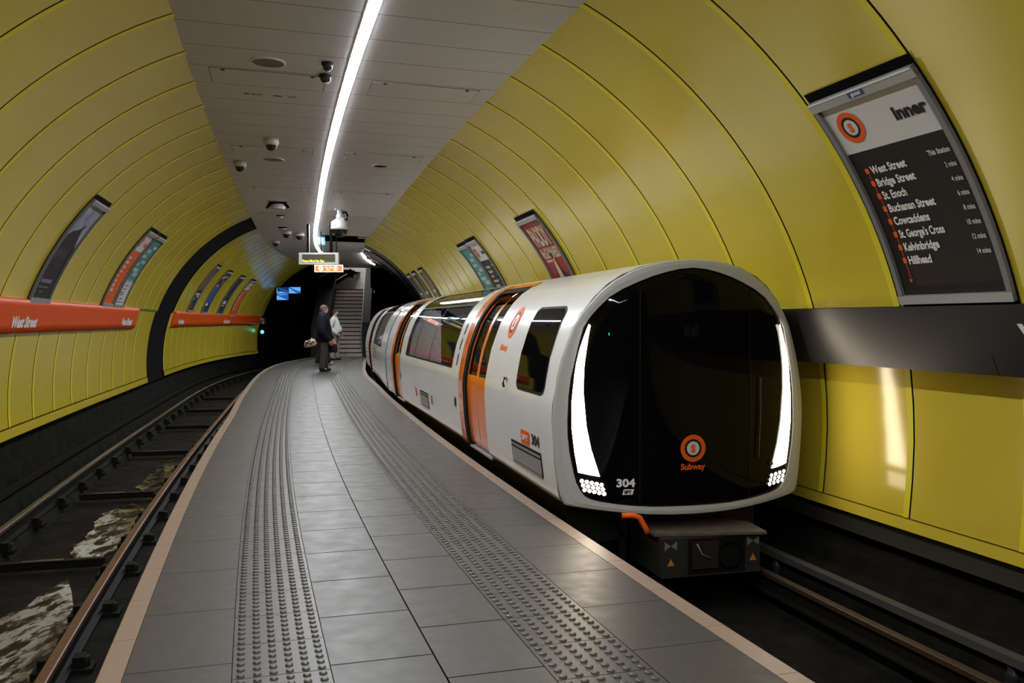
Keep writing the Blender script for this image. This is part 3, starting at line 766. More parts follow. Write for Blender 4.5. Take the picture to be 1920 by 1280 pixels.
# ------------------------------------------------------------------ posters
def poster(side, s_left, s_right, a0, a1, art, label, nm='poster', frame='alu'):
    d = -side; Wd = abs(s_right - s_left); H = rad(a1 - a0) * R
    fn = lambda x, y, off: wp(side, s_left + d * x, a0 + math.degrees(y / R), .012 + off)
    o = thing(nm, label, 'poster', fn(Wd / 2, H / 2, 0)); inv = Matrix.Translation(-o.location)
    mb = MB()
    d_rect(mb, fn, 0, -.02, Wd, H + .02, 'black', .0, 2, 12)
    def bar(x0, y0, x1, y1, m, o0, o1, nx, ny):
        d_rect(mb, fn, x0, y0, x1, y1, m, o1, nx, ny)
        for xa, ya, xb, yb in ((x0, y0, x1, y0), (x0, y1, x1, y1), (x0, y0, x0, y1), (x1, y0, x1, y1)):
            k = max(nx, ny); mb.grid([[fn(xa + (xb - xa) * i / k, ya + (yb - ya) * i / k, q) for i in range(k + 1)] for q in (o0, o1)], m, smooth=False)
    bar(.01, .005, .05, H - .045, 'alu_dark', 0, .028, 1, 12); bar(Wd - .05, .005, Wd - .01, H - .045, 'alu_dark', 0, .028, 1, 12)
    bar(.01, .005, Wd - .01, .062, frame, 0, .034, 2, 1); bar(.01, H - .115, Wd - .01, H - .045, frame, 0, .034, 2, 2)
    bar(.02, H - .058, Wd - .02, H - .046, 'white', .034, .038, 2, 1)
    b = mb.build('frame', o, merge=False); b.matrix_parent_inverse = inv
    x0, x1, y0, y1 = .05, Wd - .05, .062, H - .115
    parts = {}
    def P(nmx):
        if nmx not in parts: parts[nmx] = MB()
        return parts[nmx]
    art(P, fn, x0, x1, y0, y1)
    for k, q in parts.items():
        b = q.build(k, o); b.matrix_parent_inverse = inv
    return o
STN = ['West Street', 'Bridge Street', 'St. Enoch', 'Buchanan Street', 'Cowcaddens', "St. George's Cross", 'Kelvinbridge', 'Hillhead']
SW = [.32, .345, .215, .41, .315, .395, .31, .205]
MINS = ['This Station', '2 mins', '4 mins', '6 mins', '8 mins', '10 mins', '12 mins', '14 mins']
def line_map(title, body, tcol, list_names=STN, widths=SW, sq='or_print', fine=True):
    def art(P, fn, x0, x1, y0, y1):
        ys = y1 - (y1 - y0) * .255
        d_rect(P('sheet'), fn, x0, ys, x1, y1, 'lt_print', .004, 2, 6); d_rect(P('sheet'), fn, x0, y0, x1, ys, body, .004, 2, 10)
        W_ = x1 - x0; sc = W_ / .87
        roundel(P('emblem'), fn, x0 + .175 * sc, (ys + y1) / 2, .112 * sc, .008, mid='lt_print')
        d_text(P('lettering'), fn, title, x0 + .83 * sc, ys + .135 * sc, .085, tcol, .008, w=.265 * sc, align='r', bold=.03)
        n = len(list_names); yt = ys - .165; step = (yt - (y0 + .215)) / (n - 1)
        mm = 'white'
        for k in range(n):
            y = yt - k * step
            d_text(P('lettering'), fn, list_names[k], x0 + .135 * sc, y, .056, mm, .008, w=widths[k] * sc, bold=.02)
            d_text(P('lettering'), fn, MINS[k], x0 + .825 * sc, y + .03, .034, 'lt_print', .008, w=(.17 if k == 0 else .10 if k > 4 else .085) * sc, align='r', bold=.01 if k else .02)
            if fine: d_rect(P('route_line'), fn, x0 + .085 * sc, y + .008, x0 + .118 * sc, y + .046, sq, .008, 1, 1)
        if fine:
            xm = x0 + .1015 * sc; d_rect(P('route_line'), fn, xm - .0025, y0 + .10, xm + .0025, yt + .02, sq, .006, 1, 10)
            d_poly(P('route_line'), fn, [(xm - .018, y0 + .115), (xm, y0 + .085), (xm + .018, y0 + .115), (xm, y0 + .105)], sq, .008)
    return art
def artA(P, fn, x0, x1, y0, y1):
    line_map('Inner', 'dk_print', 'dk_print')(P, fn, x0, x1, y0, y1)
    xm = x0 + .42; d_rect(P('badge'), fn, xm - .07, y1 + .014, xm + .07, y1 + .054, mat('badge_blue', (.02, .07, .24), .5), .036, 1, 1); d_text(P('badge'), fn, 'global', xm, y1 + .026, .026, 'white', .038, w=.085, align='c')
poster(1, 5.27, 4.30, 17.7, 42.4, artA, 'large framed inner circle line map with charcoal station list high on the right wall', 'line_map')
OUTER = ['West Street', 'Shields Road', 'Kinning Park', 'Cessnock', 'Ibrox', 'Govan', 'Partick', 'Kelvinhall']
OW = [.30, .30, .30, .24, .14, .19, .2, .27]
poster(-1, 15.31, 16.12, 19.9, 43.4, line_map('Outer', 'or_print', 'or_print', OUTER, OW, 'white', False), 'white and orange line map poster paired with the teal poster on the left wall', 'line_map')
teal = mat('teal_print', (.035, .23, .235), .5, var=(.05, .28, .28), vscale=6)
def art_teal(P, fn, x0, x1, y0, y1, white_foot=True):
    h = y1 - y0; yf = y0 + h * .32 if white_foot else y0
    d_rect(P('sheet'), fn, x0, yf, x1, y1, teal, .004, 2, 10)
    if white_foot: d_rect(P('sheet'), fn, x0, y0, x1, yf, 'lt_print', .004, 2, 6)
    w = x1 - x0
    for k, (y, a, b, hh) in enumerate(((.87, .62, .93, .045), (.80, .25, .6, .05), (.71, .15, .55, .05), (.63, .45, .9, .05), (.58, .12, .38, .05), (.50, .12, .62, .05), (.43, .38, .85, .06))):
        rnd = random.Random(k); xa = x0 + a * w
        while xa < x0 + b * w:
            l = rnd.uniform(.03, .07); d_rect(P('headline'), fn, xa, y0 + y * h - .02, xa + l, y0 + (y + hh) * h - .02, 'lt_print', .008, 1, 2); xa += l + .014
    if white_foot:
        for k in range(5): d_rect(P('torn_edge'), fn, x0 + w * (.02 + k * .2), yf - .01, x0 + w * (.15 + k * .2), yf + .03 + .015 * (k % 2), 'lt_print', .007, 1, 1)
        for k, (y, a, b) in enumerate(((.26, .3, .7), (.21, .3, .6), (.16, .15, .55), (.13, .2, .5), (.07, .3, .65), (.025, .15, .8))): d_rect(P('small_print'), fn, x0 + a * w, y0 + y * h, x0 + b * w, y0 + y * h + .022, 'alu_dark', .008, 1, 1)
poster(-1, 16.2, 17.05, 19.9, 43.4, art_teal, 'teal poster with a white torn foot beside the orange line map on the left wall')
sky_p = mat('poster_dusk_sky', (.16, .20, .36), .5, var=(.45, .45, .52), vscale=5)
navy = mat('poster_dark_navy', (.018, .018, .025), .5, var=(.045, .035, .05), vscale=9, spec=.22)
def art_dusk(P, fn, x0, x1, y0, y1):
    h, w = y1 - y0, x1 - x0; ys = y0 + h * .55
    d_rect(P('sheet'), fn, x0, ys, x1, y1, sky_p, .004, 2, 8); d_rect(P('sheet'), fn, x0, y0, x1, ys, navy, .004, 2, 8)
    d_poly(P('silhouette'), fn, [(x0 + .03, ys - .02), (x0 + .10, ys + .13), (x0 + .22, ys + .20), (x0 + .36, ys + .22), (x0 + .48, ys + .26), (x0 + .53, ys + .33), (x0 + .57, ys + .30), (x0 + .55, ys + .22), (x0 + .62, ys + .15), (x0 + .68, ys + .06), (x1 - .03, ys - .02)], navy, .007)
    for k in range(9): d_rect(P('highlight'), fn, x0 + .15 + .05 * k, y0 + h * (.40 + .012 * (k % 4)), x0 + .162 + .05 * k, y0 + h * (.50 + .015 * (k % 3)), 'alu_dark', .007, 1, 2)
    for k in range(7): d_rect(P('lettering'), fn, x0 + .10 + k * .085, y0 + h * .265, x0 + .165 + k * .085, y0 + h * .325, 'bandgrey', .007, 1, 1)
    for k in range(5): d_rect(P('lettering'), fn, x0 + .14 + k * .09, y0 + h * .155, x0 + .215 + k * .09, y0 + h * .19, mat('poster_lilac', (.2, .2, .38), .5), .007, 1, 1)
    d_rect(P('small_print'), fn, x0 + .14, y0 + h * .105, x0 + .55, y0 + h * .117, 'alu_dark', .007, 1, 1); d_rect(P('small_print'), fn, x0 + .25, y0 + h * .06, x0 + .40, y0 + h * .07, 'alu_dark', .007, 1, 1)
poster(-1, 11.40, 12.28, 19.6, 42.8, art_dusk, 'tall dark poster of a figure against a dusky sky, nearest one on the left wall')
def art_bars(bg, blocks):
    def art(P, fn, x0, x1, y0, y1):
        h, w = y1 - y0, x1 - x0; d_rect(P('sheet'), fn, x0, y0, x1, y1, bg, .004, 2, 10)
        for nm, xa, ya, xb, yb, m in blocks: d_rect(P(nm), fn, x0 + xa * w, y0 + ya * h, x0 + xb * w, y0 + yb * h, m, .008, 1, 4)
    return art
plum = mat('poster_plum', (.12, .045, .055), .5, var=(.22, .13, .15), vscale=7); blue_p = mat('poster_blue', (.03, .10, .42), .5); skyw = mat('poster_pale', (.5, .52, .6), .5); blk = mat('poster_black', (.012, .012, .018), .5)
poster(-1, 25.7, 26.65, 20.2, 45, art_bars(blk, [('picture', .05, .45, .95, 1.0, plum)] + [('lettering', .1 + .3 * k, .33, .35 + .3 * k, .38, 'lt_print') for k in range(3)] + [('lettering', .55, .28, .9, .32, 'lt_print'), ('lettering', .1, .23, .4, .26, 'lt_print')] + [('small_print', .2, .05 + .04 * k, .7, .065 + .04 * k, 'alu_dark') for k in range(3)]), 'dark poster with a plum picture and white words, first one beyond the dark rib')
poster(-1, 28.3, 29.3, 19.9, 45, art_bars(blk, [('picture', .1, .2, .9, .62, blue_p), ('figure', .1, .35, .45, .68, skyw), ('figure', .5, .62, .8, .8, plum), ('lettering', .15, .84, .5, .9, 'lt_print'), ('lettering', .55, .88, .85, .94, 'lt_print'), ('figure', .6, .72, .85, .82, skyw), ('lettering', .1, .14, .6, .2, 'lt_print'), ('lettering', .2, .05, .8, .08, plum)]), 'black and bright blue poster on the left wall beyond the dark rib')
poster(-1, 31.0, 31.9, 19.6, 44.5, art_bars(mat('poster_slate', (.025, .028, .045), .5, var=(.04, .045, .07), vscale=8), [('lettering', .25, .24, .8, .33, 'lt_print'), ('lettering', .2, .18, .7, .205, 'lt_print'), ('small_print', .35, .86, .6, .88, 'alu_dark')]), 'plain slate coloured poster between the blue poster and the far orange line map')
poster(-1, 33.05, 34.0, 19.0, 43.8, line_map('Outer', 'or_print', 'or_print', OUTER, OW, 'white', False), 'farthest white and orange line map poster on the left wall', 'line_map')
def art_red(P, fn, x0, x1, y0, y1):
    red = mat('poster_red', (.30, .012, .02), .5, var=(.24, .01, .018), vscale=5); cream = mat('poster_cream', (.62, .50, .36), .5); skin = mat('poster_skin', (.55, .32, .26), .5)
    h, w = y1 - y0, x1 - x0; d_rect(P('sheet'), fn, x0, y0, x1, y1, red, .004, 2, 10)
    d_text(P('lettering'), fn, 'PADDY', x0 + .5 * w, y0 + h * .72, h * .21, cream, .008, w=w * .80, align='c', bold=.03)
    d_text(P('lettering'), fn, 'McGUINNESS', x0 + .5 * w, y0 + h * .57, h * .115, cream, .008, w=w * .84, align='c', bold=.03)
    d_rect(P('small_print'), fn, x0 + .12 * w, y0 + h * .525, x0 + .42 * w, y0 + h * .55, cream, .008, 1, 1)
    d_ring(P('figure'), fn, x0 + .52 * w, y0 + h * .555, 0, .062, skin, .012, 20, sx=.8); d_ring(P('figure'), fn, x0 + .50 * w, y0 + h * .595, 0, .05, navy, .013, 20, sx=1.0)
    d_poly(P('figure'), fn, [(x0 + .40 * w, y0 + h * .27), (x0 + .45 * w, y0 + h * .52), (x0 + .56 * w, y0 + h * .52), (x0 + .62 * w, y0 + h * .27)], cream, .012)
    d_poly(P('figure'), fn, [(x0 + .18 * w, y0 + h * .1), (x0 + .22 * w, y0 + h * .36), (x0 + .42 * w, y0 + h * .42), (x0 + .52 * w, y0 + h * .22), (x0 + .62 * w, y0 + h * .42), (x0 + .82 * w, y0 + h * .36), (x0 + .86 * w, y0 + h * .1)], navy, .010)
poster(1, 12.53, 11.5, 17.7, 42.6, art_red, 'red poster with tall cream lettering over the train roof')
poster(1, 16.32, 15.4, 17.7, 42.9, line_map('Inner', 'dk_print', 'dk_print', fine=False), 'charcoal line map poster beyond the train roof beside a teal poster', 'line_map')
poster(1, 17.25, 16.36, 17.7, 42.7, lambda P, fn, x0, x1, y0, y1: art_teal(P, fn, x0, x1, y0, y1, False), 'teal poster beside the charcoal line map on the right wall')
for s, bg, lab in ((23.85, plum, 'dark plum poster nearest of three slim ones far down the right wall'), (25.4, blk, 'black poster in the middle of three slim ones far down the right wall'), (26.8, navy, 'dark poster last of three slim ones far down the right wall')):
    poster(1, s, s - .85, 18, 41, art_bars(bg, [('lettering', .15, .2, .8, .3, 'lt_print'), ('lettering', .2, .5, .7, .56, 'lt_print')]), lab)

# ------------------------------------------------------------------ things on the ceiling
def ceil_at(s, t): p = at(s, t, cz(t)); return p
hatch_n = 0
rows_ = ['nearest', 'second nearest', 'third', 'fourth', 'farthest']
hp = None
for k, s in enumerate((8.90, 12.62, 16.36, 20.1)):
    for t0, t1, sd in ((-1.20, -.145, 'left'), (.305, 1.36, 'right')):
        lab = f'{["nearest", "second", "third", "farthest"][k]} access hatch in the ceiling on the {sd} of the light strip'
        c = ceil_at(s + .26, (t0 + t1) / 2)
        o = thing('access_hatch', lab, 'hatch', c, -head(s + .26), 'ceiling access hatches'); o.rotation_euler = (0, .0193, -head(s + .26))
        if hp is None:
            hw = (t1 - t0) / 2
            a = MB(); a.box(-hw - .007, hw + .007, -.267, .267, -.0025, .004, 'joint'); a.box(-hw, hw, -.26, .26, -.007, -.002, 'ceil_plain'); A = a.build('panel', o)
            l = MB(); l.lathe((0, 0, 0), [(.02, 0), (.02, -.006), (.012, -.009), (0, -.009)], 'joint', 12); L = l.build('latch', o); L.location = (-hw + .12, -.235, -.006)
            L2 = L.copy(); COL.objects.link(L2); L2.location = (hw - .12, -.235, -.006); hp = (A, L, L2)
        else:
            for q in hp:
                c2 = q.copy(); COL.objects.link(c2); c2.parent = o
grille_m = mat('speaker_grille', (.16, .14, .125), .6)
def grille(s, t, r, m, nm, label, cat):
    o = thing(nm, label, cat, ceil_at(s, t), -head(s)); o.rotation_euler = (0, .0193, -head(s))
    mb = MB(); mb.lathe((0, 0, 0), [(r + .018, .002), (r + .018, -.010), (r, -.014), (r, -.004)], 'ceil_plain', 36); mb.build('rim', o)
    mb = MB(); mb.lathe((0, 0, 0), [(r, -.006), (r * .7, -.009), (r * .35, -.010), (0, -.010)], m, 36); mb.build('grille', o)
grille(8.57, -.675, .14, grille_m, 'ceiling_speaker', 'round speaker grille in the near ceiling left of the light strip', 'speaker')
grille(13.5, -.685, .14, grille_m, 'ceiling_speaker', 'round speaker grille in the ceiling just beyond the white dome cameras', 'speaker')
grille(13.52, .855, .10, 'black', 'downlight', 'unlit black downlight in the ceiling right of the light strip', 'light')
for lab, ts in (('row of three short black vent slots in the near left ceiling', (-.89, -.82, -.76)), ('pair of short black vent slots nearer the light strip', (-.60, -.45))):
    o = thing('vent_slot', lab, 'vent', ceil_at(9.785, ts[0]), -head(9.785))
    for t in ts:
        mb = MB(); mb.box(t - ts[0] - .03, t - ts[0] + .025 if len(ts) > 2 else t - ts[0] + .06, -.012, .012, -.004, .002, 'joint'); mb.build('slot', o)
def dome(s, t, r, label, bracket=False):
    o = thing('dome_camera', label, 'camera', ceil_at(s, t), -head(s))
    mb = MB(); mb.lathe((0, 0, 0), [(r * .9, 0), (r * 1.1, -.01), (r * 1.15, -.05), (r * 1.0, -.075), (r * .85, -.08)], 'cam_white', 24); mb.build('housing', o)
    mb = MB(); mb.lathe((0, 0, 0), [(r * .85, -.078)] + [(r * .85 * cos(rad(a)), -.08 - r * .85 * sin(rad(a))) for a in (15, 30, 45, 60, 75, 89.9)], 'dome_glass', 24); mb.build('dome', o)
    if bracket: mb = MB(); mb.box(-r * 1.3, -r * 1.18, -.02, .02, -.18, 0, 'black'); mb.build('bracket', o)
dome(12.06, -.68, .085, 'white dome camera on the ceiling nearest the camera position')
dome(13.86, -1.16, .085, 'white dome camera close to the left ceiling edge')
dome(24.0, -.66, .115, 'white dome camera left of a black bracketed one near the hanging sign')
dome(24.4, -.33, .115, 'white dome camera with black bracket just left of the sign post', True)
dome(26.9, -1.06, .11, 'farthest white dome camera at the left ceiling edge')
def detector(s, t, r, label, m='dome_glass'):
    o = thing('smoke_detector', label, 'detector', ceil_at(s, t), -head(s))
    mb = MB(); mb.lathe((0, 0, 0), [(r, 0), (r, -.02), (r * .8, -.03), (r * .8, -.034)], 'darksteel', 24); mb.build('base', o)
    mb = MB(); mb.lathe((0, 0, 0), [(r * .8, -.034), (r * .75, -.055), (r * .5, -.07), (0, -.074)], m, 24); mb.build('cover', o)
detector(8.42, -.155, .055, 'smaller dark detector beside the light strip, nearer of the pair')
detector(8.83, -.15, .062, 'larger shiny black detector beside the light strip, farther of the pair')
# beam detector on a black bracket
o = thing('beam_detector', 'black bracketed detector with stacked white rings on the ceiling', 'detector', ceil_at(18.3, -.72), -head(18.3))
mb = MB(); mb.box(-.17, .17, -.14, .14, -.03, 0, 'black'); mb.add([(-.17, -.14, -.03), (-.23, -.16, -.13), (-.19, -.16, -.15), (-.10, -.14, -.05)], [(0, 1, 2, 3)], 'black'); mb.add([(.17, -.14, -.03), (.23, -.16, -.11), (.19, -.16, -.14), (.10, -.14, -.05)], [(0, 1, 2, 3)], 'black'); mb.build('bracket', o)
mb = MB(); mb.lathe((0, 0, 0), [(.10, -.03), (.15, -.07), (.15, -.09), (.13, -.095), (.14, -.11), (.13, -.13), (.08, -.14), (.0, -.14)], 'cam_white', 24); mb.build('detector_head', o)
detector(20.4, -.72, .09, 'small white detector between the black bracketed one and the hanging sign', 'cam_white')
detector(23.0, -.72, .12, 'flat white detector on the ceiling above the paired dome cameras', 'cam_white')
# large bracketed camera
o = thing('security_camera', 'large white dome camera hanging from a bracket right of the light strip', 'camera', ceil_at(18.8, .50), -head(18.8))
mb = MB(); mb.box(-.10, .10, -.08, .08, -.03, 0, 'cam_white'); mb.lathe((0, 0, 0), [(.055, -.03), (.055, -.12), (.07, -.13), (.07, -.20)], 'cam_white', 18); mb.build('mount', o)
mb = MB(); mb.tube([(.05, 0, -.08), (.12, 0, -.07), (.16, 0, -.14), (.14, 0, -.22), (.08, 0, -.26)], .02, 'black', 8); mb.build('conduit', o)
mb = MB(); mb.box(-.075, .075, -.12, .09, -.40, -.20, 'cam_white'); mb.lathe((0, 0, 0), [(.09, -.22), (.17, -.27), (.185, -.38), (.195, -.43), (.17, -.44)], 'cam_white', 26); mb.build('housing', o)
mb = MB(); mb.lathe((0, 0, 0), [(.16, -.44)] + [(.155 * cos(rad(a)), -.44 - .155 * sin(rad(a))) for a in (10, 25, 40, 55, 70, 89.9)], 'dome_glass', 26); mb.build('dome', o)
# white camera at the ceiling break
p = at(25.4, 1.40, cz(1.4))
o = thing('wall_camera', 'small white camera at the right end of the dark slot in the ceiling', 'camera', p, -head(25.4))
mb = MB(); mb.box(-.16, .10, -.08, .08, .02, .05, 'cam_white'); mb.build('mount', o); mb = MB(); mb.box(-.13, .06, -.10, .10, .06, .19, 'cam_white'); mb.build('housing', o); mb = MB(); mb.box(.09, .12, -.03, .03, -.02, .33, 'cam_white'); mb.build('bracket', o)
# exit sign in the slot
o = thing('exit_sign', 'small cyan running man sign in the ceiling slot beside the light strip', 'sign', at(25.2, .22, 3.70), 0)
cy = mat('exit_cyan', (.02, .25, .3), .4, emit=(.02, .30, .38), estr=.1); cyw = mat('exit_white', (.6, .8, .8), .4, emit=(.5, .9, 1.0), estr=.6)
mb = MB(); mb.box(-.09, .13, -.02, .02, -.10, .18, cy); mb.build('box', o)
mb = MB()
for x0, x1, z0, z1 in ((0, .04, .11, .15), (-.02, .06, .03, .10), (-.05, 0, -.06, .03), (.03, .08, -.06, .03), (-.06, .09, .06, .08)): mb.box(x0, x1, -.026, -.02, z0, z1, cyw)
mb.build('pictogram', o)

# ------------------------------------------------------------------ hanging signs
Y = 21.3
o = thing('departure_display', 'white framed dot matrix display hanging from two posts', 'display', (-4.635, Y, 3.0))
mb = MB(); mb.box(-.475, .475, -.02, .14, -.135, .145, 'cam_white'); mb.box(-.475, .475, -.045, -.02, .10, .145, 'cam_white'); mb.box(-.475, .475, -.045, -.02, -.135, -.085, 'cam_white'); mb.box(-.475, -.40, -.045, -.02, -.085, .10, 'cam_white'); mb.box(.40, .475, -.045, -.02, -.085, .10, 'cam_white'); mb.build('casing', o)
olive = mat('display_panel', (.05, .05, .028), .3, emit=(.10, .10, .05), estr=.35)
mb = MB(); mb.box(-.40, .40, -.030, -.02, -.085, .10, olive); mb.box(-.40, .40, -.032, -.029, -.005, .0, 'black'); mb.box(-.40, .40, -.033, -.029, .09, .10, 'black'); mb.build('screen', o)
amber = mat('display_amber', (.5, .35, .05), .4, emit=(1.0, .62, .08), estr=2.2)
mb = MB(); d_text(mb, lambda x, y, off: Vector((x, -.034 - off, y)), 'Please Mind the Gap', -.39, -.075, .055, amber, .0, w=.52, bold=-.004); mb.build('lettering', o)
mb = MB(); mb.box(-.29, -.235, -.02, .04, .145, .83, 'black'); mb.box(-.235, -.225, -.02, .04, .145, .83, 'alu'); mb.build('post', o)
mb = MB(); mb.box(.26, .325, -.02, .04, .145, .83, 'black'); mb.build('post', o)
o = thing('exit_sign', 'orange lit way out sign hanging just behind the white display', 'sign', (-4.75, 23.0, 2.87))
mb = MB(); mb.box(-.37, .37, -.03, .05, -.095, .095, mat('sign_edge', (.8, .8, .8), .4, emit=(1, .95, .9), estr=.5)); mb.build('casing', o)
org = mat('sign_orange', (.7, .14, .03), .4, emit=(1.0, .24, .06), estr=.75)
mb = MB(); mb.box(-.345, .345, -.036, -.03, -.072, .072, org); mb.build('face', o)
glow = mat('sign_glow', (.9, .8, .6), .4, emit=(1, .85, .6), estr=1.3); fs_ = lambda x, y, off: Vector((x, -.037 - off, y))
mb = MB(); d_ring(mb, fs_, -.20, 0, 0, .062, glow, .001, 24); d_poly(mb, fs_, [(-.20, .045), (-.235, .01), (-.21, .01), (-.21, -.04), (-.19, -.04), (-.19, .01), (-.165, .01)], org, .003)
d_text(mb, fs_, 'Way Out', -.0, .005, .045, glow, .001, w=.19, align='c', bold=.0); d_text(mb, fs_, 'Exit', -.0, -.05, .035, glow, .001, w=.1, align='c', bold=.0)
d_ring(mb, fs_, .18, 0, .045, .06, glow, .001, 24); d_text(mb, fs_, 'S', .18, -.03, .06, glow, .001, align='c', bold=.05); mb.build('lettering', o)
mb = MB(); mb.tube([(-.2, 0, .09), (-.2, 0, .97)], .012, 'black', 8); mb.tube([(.2, 0, .09), (.2, 0, .97)], .012, 'black', 8); mb.build('hanger', o)
# information screens by the far left tunnel
o = thing('information_screen', 'bank of four screens showing blue shards with the lower right one off', 'screen', (-9.2, 36.5, 2.645))
mb = MB(); mb.box(-.52, .52, 0, .10, -.29, .29, 'black'); mb.tube([(0, .05, .29), (0, .05, .62)], .03, 'black', 8); mb.build('casing', o)
b0 = mat('screen_blue', (.01, .03, .1), .3, emit=(.015, .09, .42), estr=1.0); b1 = mat('screen_sky', (.1, .2, .4), .3, emit=(.12, .40, .85), estr=1.0); b2 = mat('screen_navy', (.01, .01, .05), .3, emit=(.01, .03, .10), estr=.8)
for cx, cz_, on in ((-.25, .135, 1), (.25, .135, 2), (-.25, -.135, 3), (.25, -.135, 0)):
    mb = MB(); mb.box(cx - .24, cx + .24, -.008, 0, cz_ - .128, cz_ + .128, {0: 'black', 1: b2, 2: b0, 3: b0}[on])
    f4 = lambda x, y, off: Vector((cx + x, -.009 - off, cz_ + y))
    if on == 1: d_poly(mb, f4, [(-.24, .12), (-.24, -.1), (-.18, -.11)], b1, 0); d_poly(mb, f4, [(-.2, .12), (.22, -.02), (.24, -.12), (-.1, .03)], b0, .001); d_poly(mb, f4, [(-.24, -.128), (.24, -.128), (-.1, -.04)], b1, .001)
    if on == 2: d_poly(mb, f4, [(-.24, .1), (-.24, -.128), (.1, -.128)], b1, 0); d_poly(mb, f4, [(-.2, .125), (.24, .125), (.24, -.06), (.1, -.02)], b1, .001)
    if on == 3: d_poly(mb, f4, [(-.24, -.128), (-.24, .06), (.2, -.128)], b1, 0); d_poly(mb, f4, [(-.24, .1), (.24, .11), (-.1, .06)], b1, .001)
    mb.build('screen', o)
# tunnel signal
o = thing('tunnel_signal', 'green tunnel signal on a dark post with a number plate', 'signal', (-10.4, 36.9, -.62))
mb = MB(); mb.box(-.07, .07, 0, .12, 0, 2.0, 'black'); mb.box(-.17, .17, -.05, .12, 1.45, 1.88, 'black'); mb.build('post', o)
mb = MB(); mb.lathe((.0, -.05, 1.68), [(.095, .02), (.095, -.06), (.09, -.06), (.09, .0)], 'black', 18, 'y'); mb.lathe((0, -.055, 1.68), [(.075, 0), (.05, -.018), (0, -.024)], mat('signal_green', (.1, .8, .5), .3, emit=(.12, 1.0, .55), estr=2.2), 20, 'y'); mb.build('lamp', o)
mb = MB(); mb.box(-.15, .15, -.02, 0, 2.0, 2.28, 'bandgrey'); d_text(mb, lambda x, y, off: Vector((x, -.022 - off, y)), 'PS', 0, 2.15, .10, 'lt_print', .001, align='c'); d_text(mb, lambda x, y, off: Vector((x, -.022 - off, y)), '4F', .02, 2.02, .10, 'lt_print', .001, align='c'); mb.build('number_plate', o)
#PART3
# ------------------------------------------------------------------ stairs at the far end
SO = Vector((-7.12, 37.75, 0)); SH_ = -.12
step_m = mat('stair_riser_tile', (.60, .53, .47), .55, var=(.53, .465, .41), vscale=6); nose_m = mat('stair_nosing', (.012, .012, .012), .6)
par_m = mat('stair_parapet', (.016, .016, .018), .6, var=(.012, .012, .014), vscale=3, spec=.25)
st_ = thing('staircase', 'flight of pale tiled stairs with dark edges at the far end of the platform', 'stairs', SO, -SH_)
N, RISE, GO = 17, .178, .275
base = MB(); base.box(-.71, .71, 0, GO + .02, 0, RISE - .045, step_m); base.box(-.71, .71, .05, GO + .06, RISE - .045, RISE, step_m)
for x in (-.35, 0, .35): base.box(x - .003, x + .003, -.001, 0, 0, RISE - .05, 'joint')
step0 = base.build('step', st_); nb = MB(); nb.box(-.71, .71, -.012, .055, RISE - .045, RISE + .002, nose_m); nose0 = nb.build('nosing', step0)
for k in range(1, N):
    c = step0.copy(); COL.objects.link(c); c.parent = st_; c.location = (0, k * GO, k * RISE)
    d = nose0.copy(); COL.objects.link(d); d.parent = c
mb = MB()
for k in range(1, N): mb.box(-.71, .71, k * GO + .03, k * GO + GO, 0, k * RISE, 'void')
mb.box(-.71, .71, N * GO, N * GO + 2.2, N * RISE - .1, N * RISE, step_m); mb.build('landing', st_)
for x0, x1, z0 in ((-1.42, -.72, 1.25), (.72, 1.05, 1.45)):
    mb = MB(); mb.prism([Vector((x0, -.05, 0)), Vector((x0, -.05, z0)), Vector((x0, N * GO, z0 + N * RISE * .9)), Vector((x0, N * GO, 0))], Vector((x1 - x0, 0, 0)), par_m); mb.build('parapet', st_)
for x in (-.80, .66):
    mb = MB()
    for dz in (0, -.25):
        pts = [(x, .10, .95 + dz), (x, .25, 1.02 + dz)] + [(x, .25 + k * GO, 1.02 + dz + k * RISE) for k in range(1, N)]
        mb.tube(pts, .022, 'alu', 8)
    for k in (0, 4, 8, 12, 16): mb.tube([(x, .25 + k * GO, k * RISE + .05), (x, .25 + k * GO, 1.02 + k * RISE)], .018, 'alu', 8)
    mb.build('handrail', st_)
backt = lined(mat('stair_wall_tile', (.70, .695, .69), .5, var=(.66, .655, .65), vscale=4), 0, 0, .3, .012, (.36, .36, .36), axis2=(1, 0, .3, .012))
mb = MB()
def sl(a, y, z): return SO + Matrix.Rotation(-SH_, 3, 'Z') @ Vector((a, y, z))
mb.grid([[sl(a, 6.4, z) for a in (-1.42, 1.05)] for z in (N * RISE - .1, 6.2)], backt, [[(a, z) for a in (-1.42, 1.05)] for z in (2.9, 6.2)], smooth=False)
mb.grid([[sl(1.04, y, z) for y in (1.2, 6.4)] for z in (3.0, 6.2)], 'void', smooth=False)
mb.grid([[sl(-1.42, y, z) for y in (1.2, 6.4)] for z in (3.9, 6.2)], 'void', smooth=False)
mb.build('wall_back', kind='structure')
o = thing('stair_fill_lamp', 'unseen lamp added above the stairs to brighten the stairwell', 'light', sl(0, 4.6, 5.7), -SH_)  # added lamp, hidden above the ceiling end, brightens the stairs and back wall
mb = MB(); mb.box(-.55, .55, -1.4, 1.4, 0, .05, 'cam_white'); mb.build('housing', o); mb = MB(); mb.box(-.5, .5, -1.35, 1.35, -.03, 0, mat('stair_fill_light', (.9, .9, .9), .4, emit=(1, .95, .88), estr=8)); mb.build('diffuser', o)
# small hanging loudspeaker over the stairs
o = thing('horn_speaker', 'dark box speaker hanging over the stairs', 'speaker', (-7.25, 39.6, 3.84))
mb = MB(); mb.prism([Vector((-.14, 0, -.06)), Vector((.18, 0, -.06)), Vector((.10, 0, -.40)), Vector((-.08, 0, -.36))], Vector((0, .25, 0)), 'darksteel'); mb.box(-.04, .06, .05, .15, -.07, 0, 'darksteel'); mb.build('speaker_box', o)
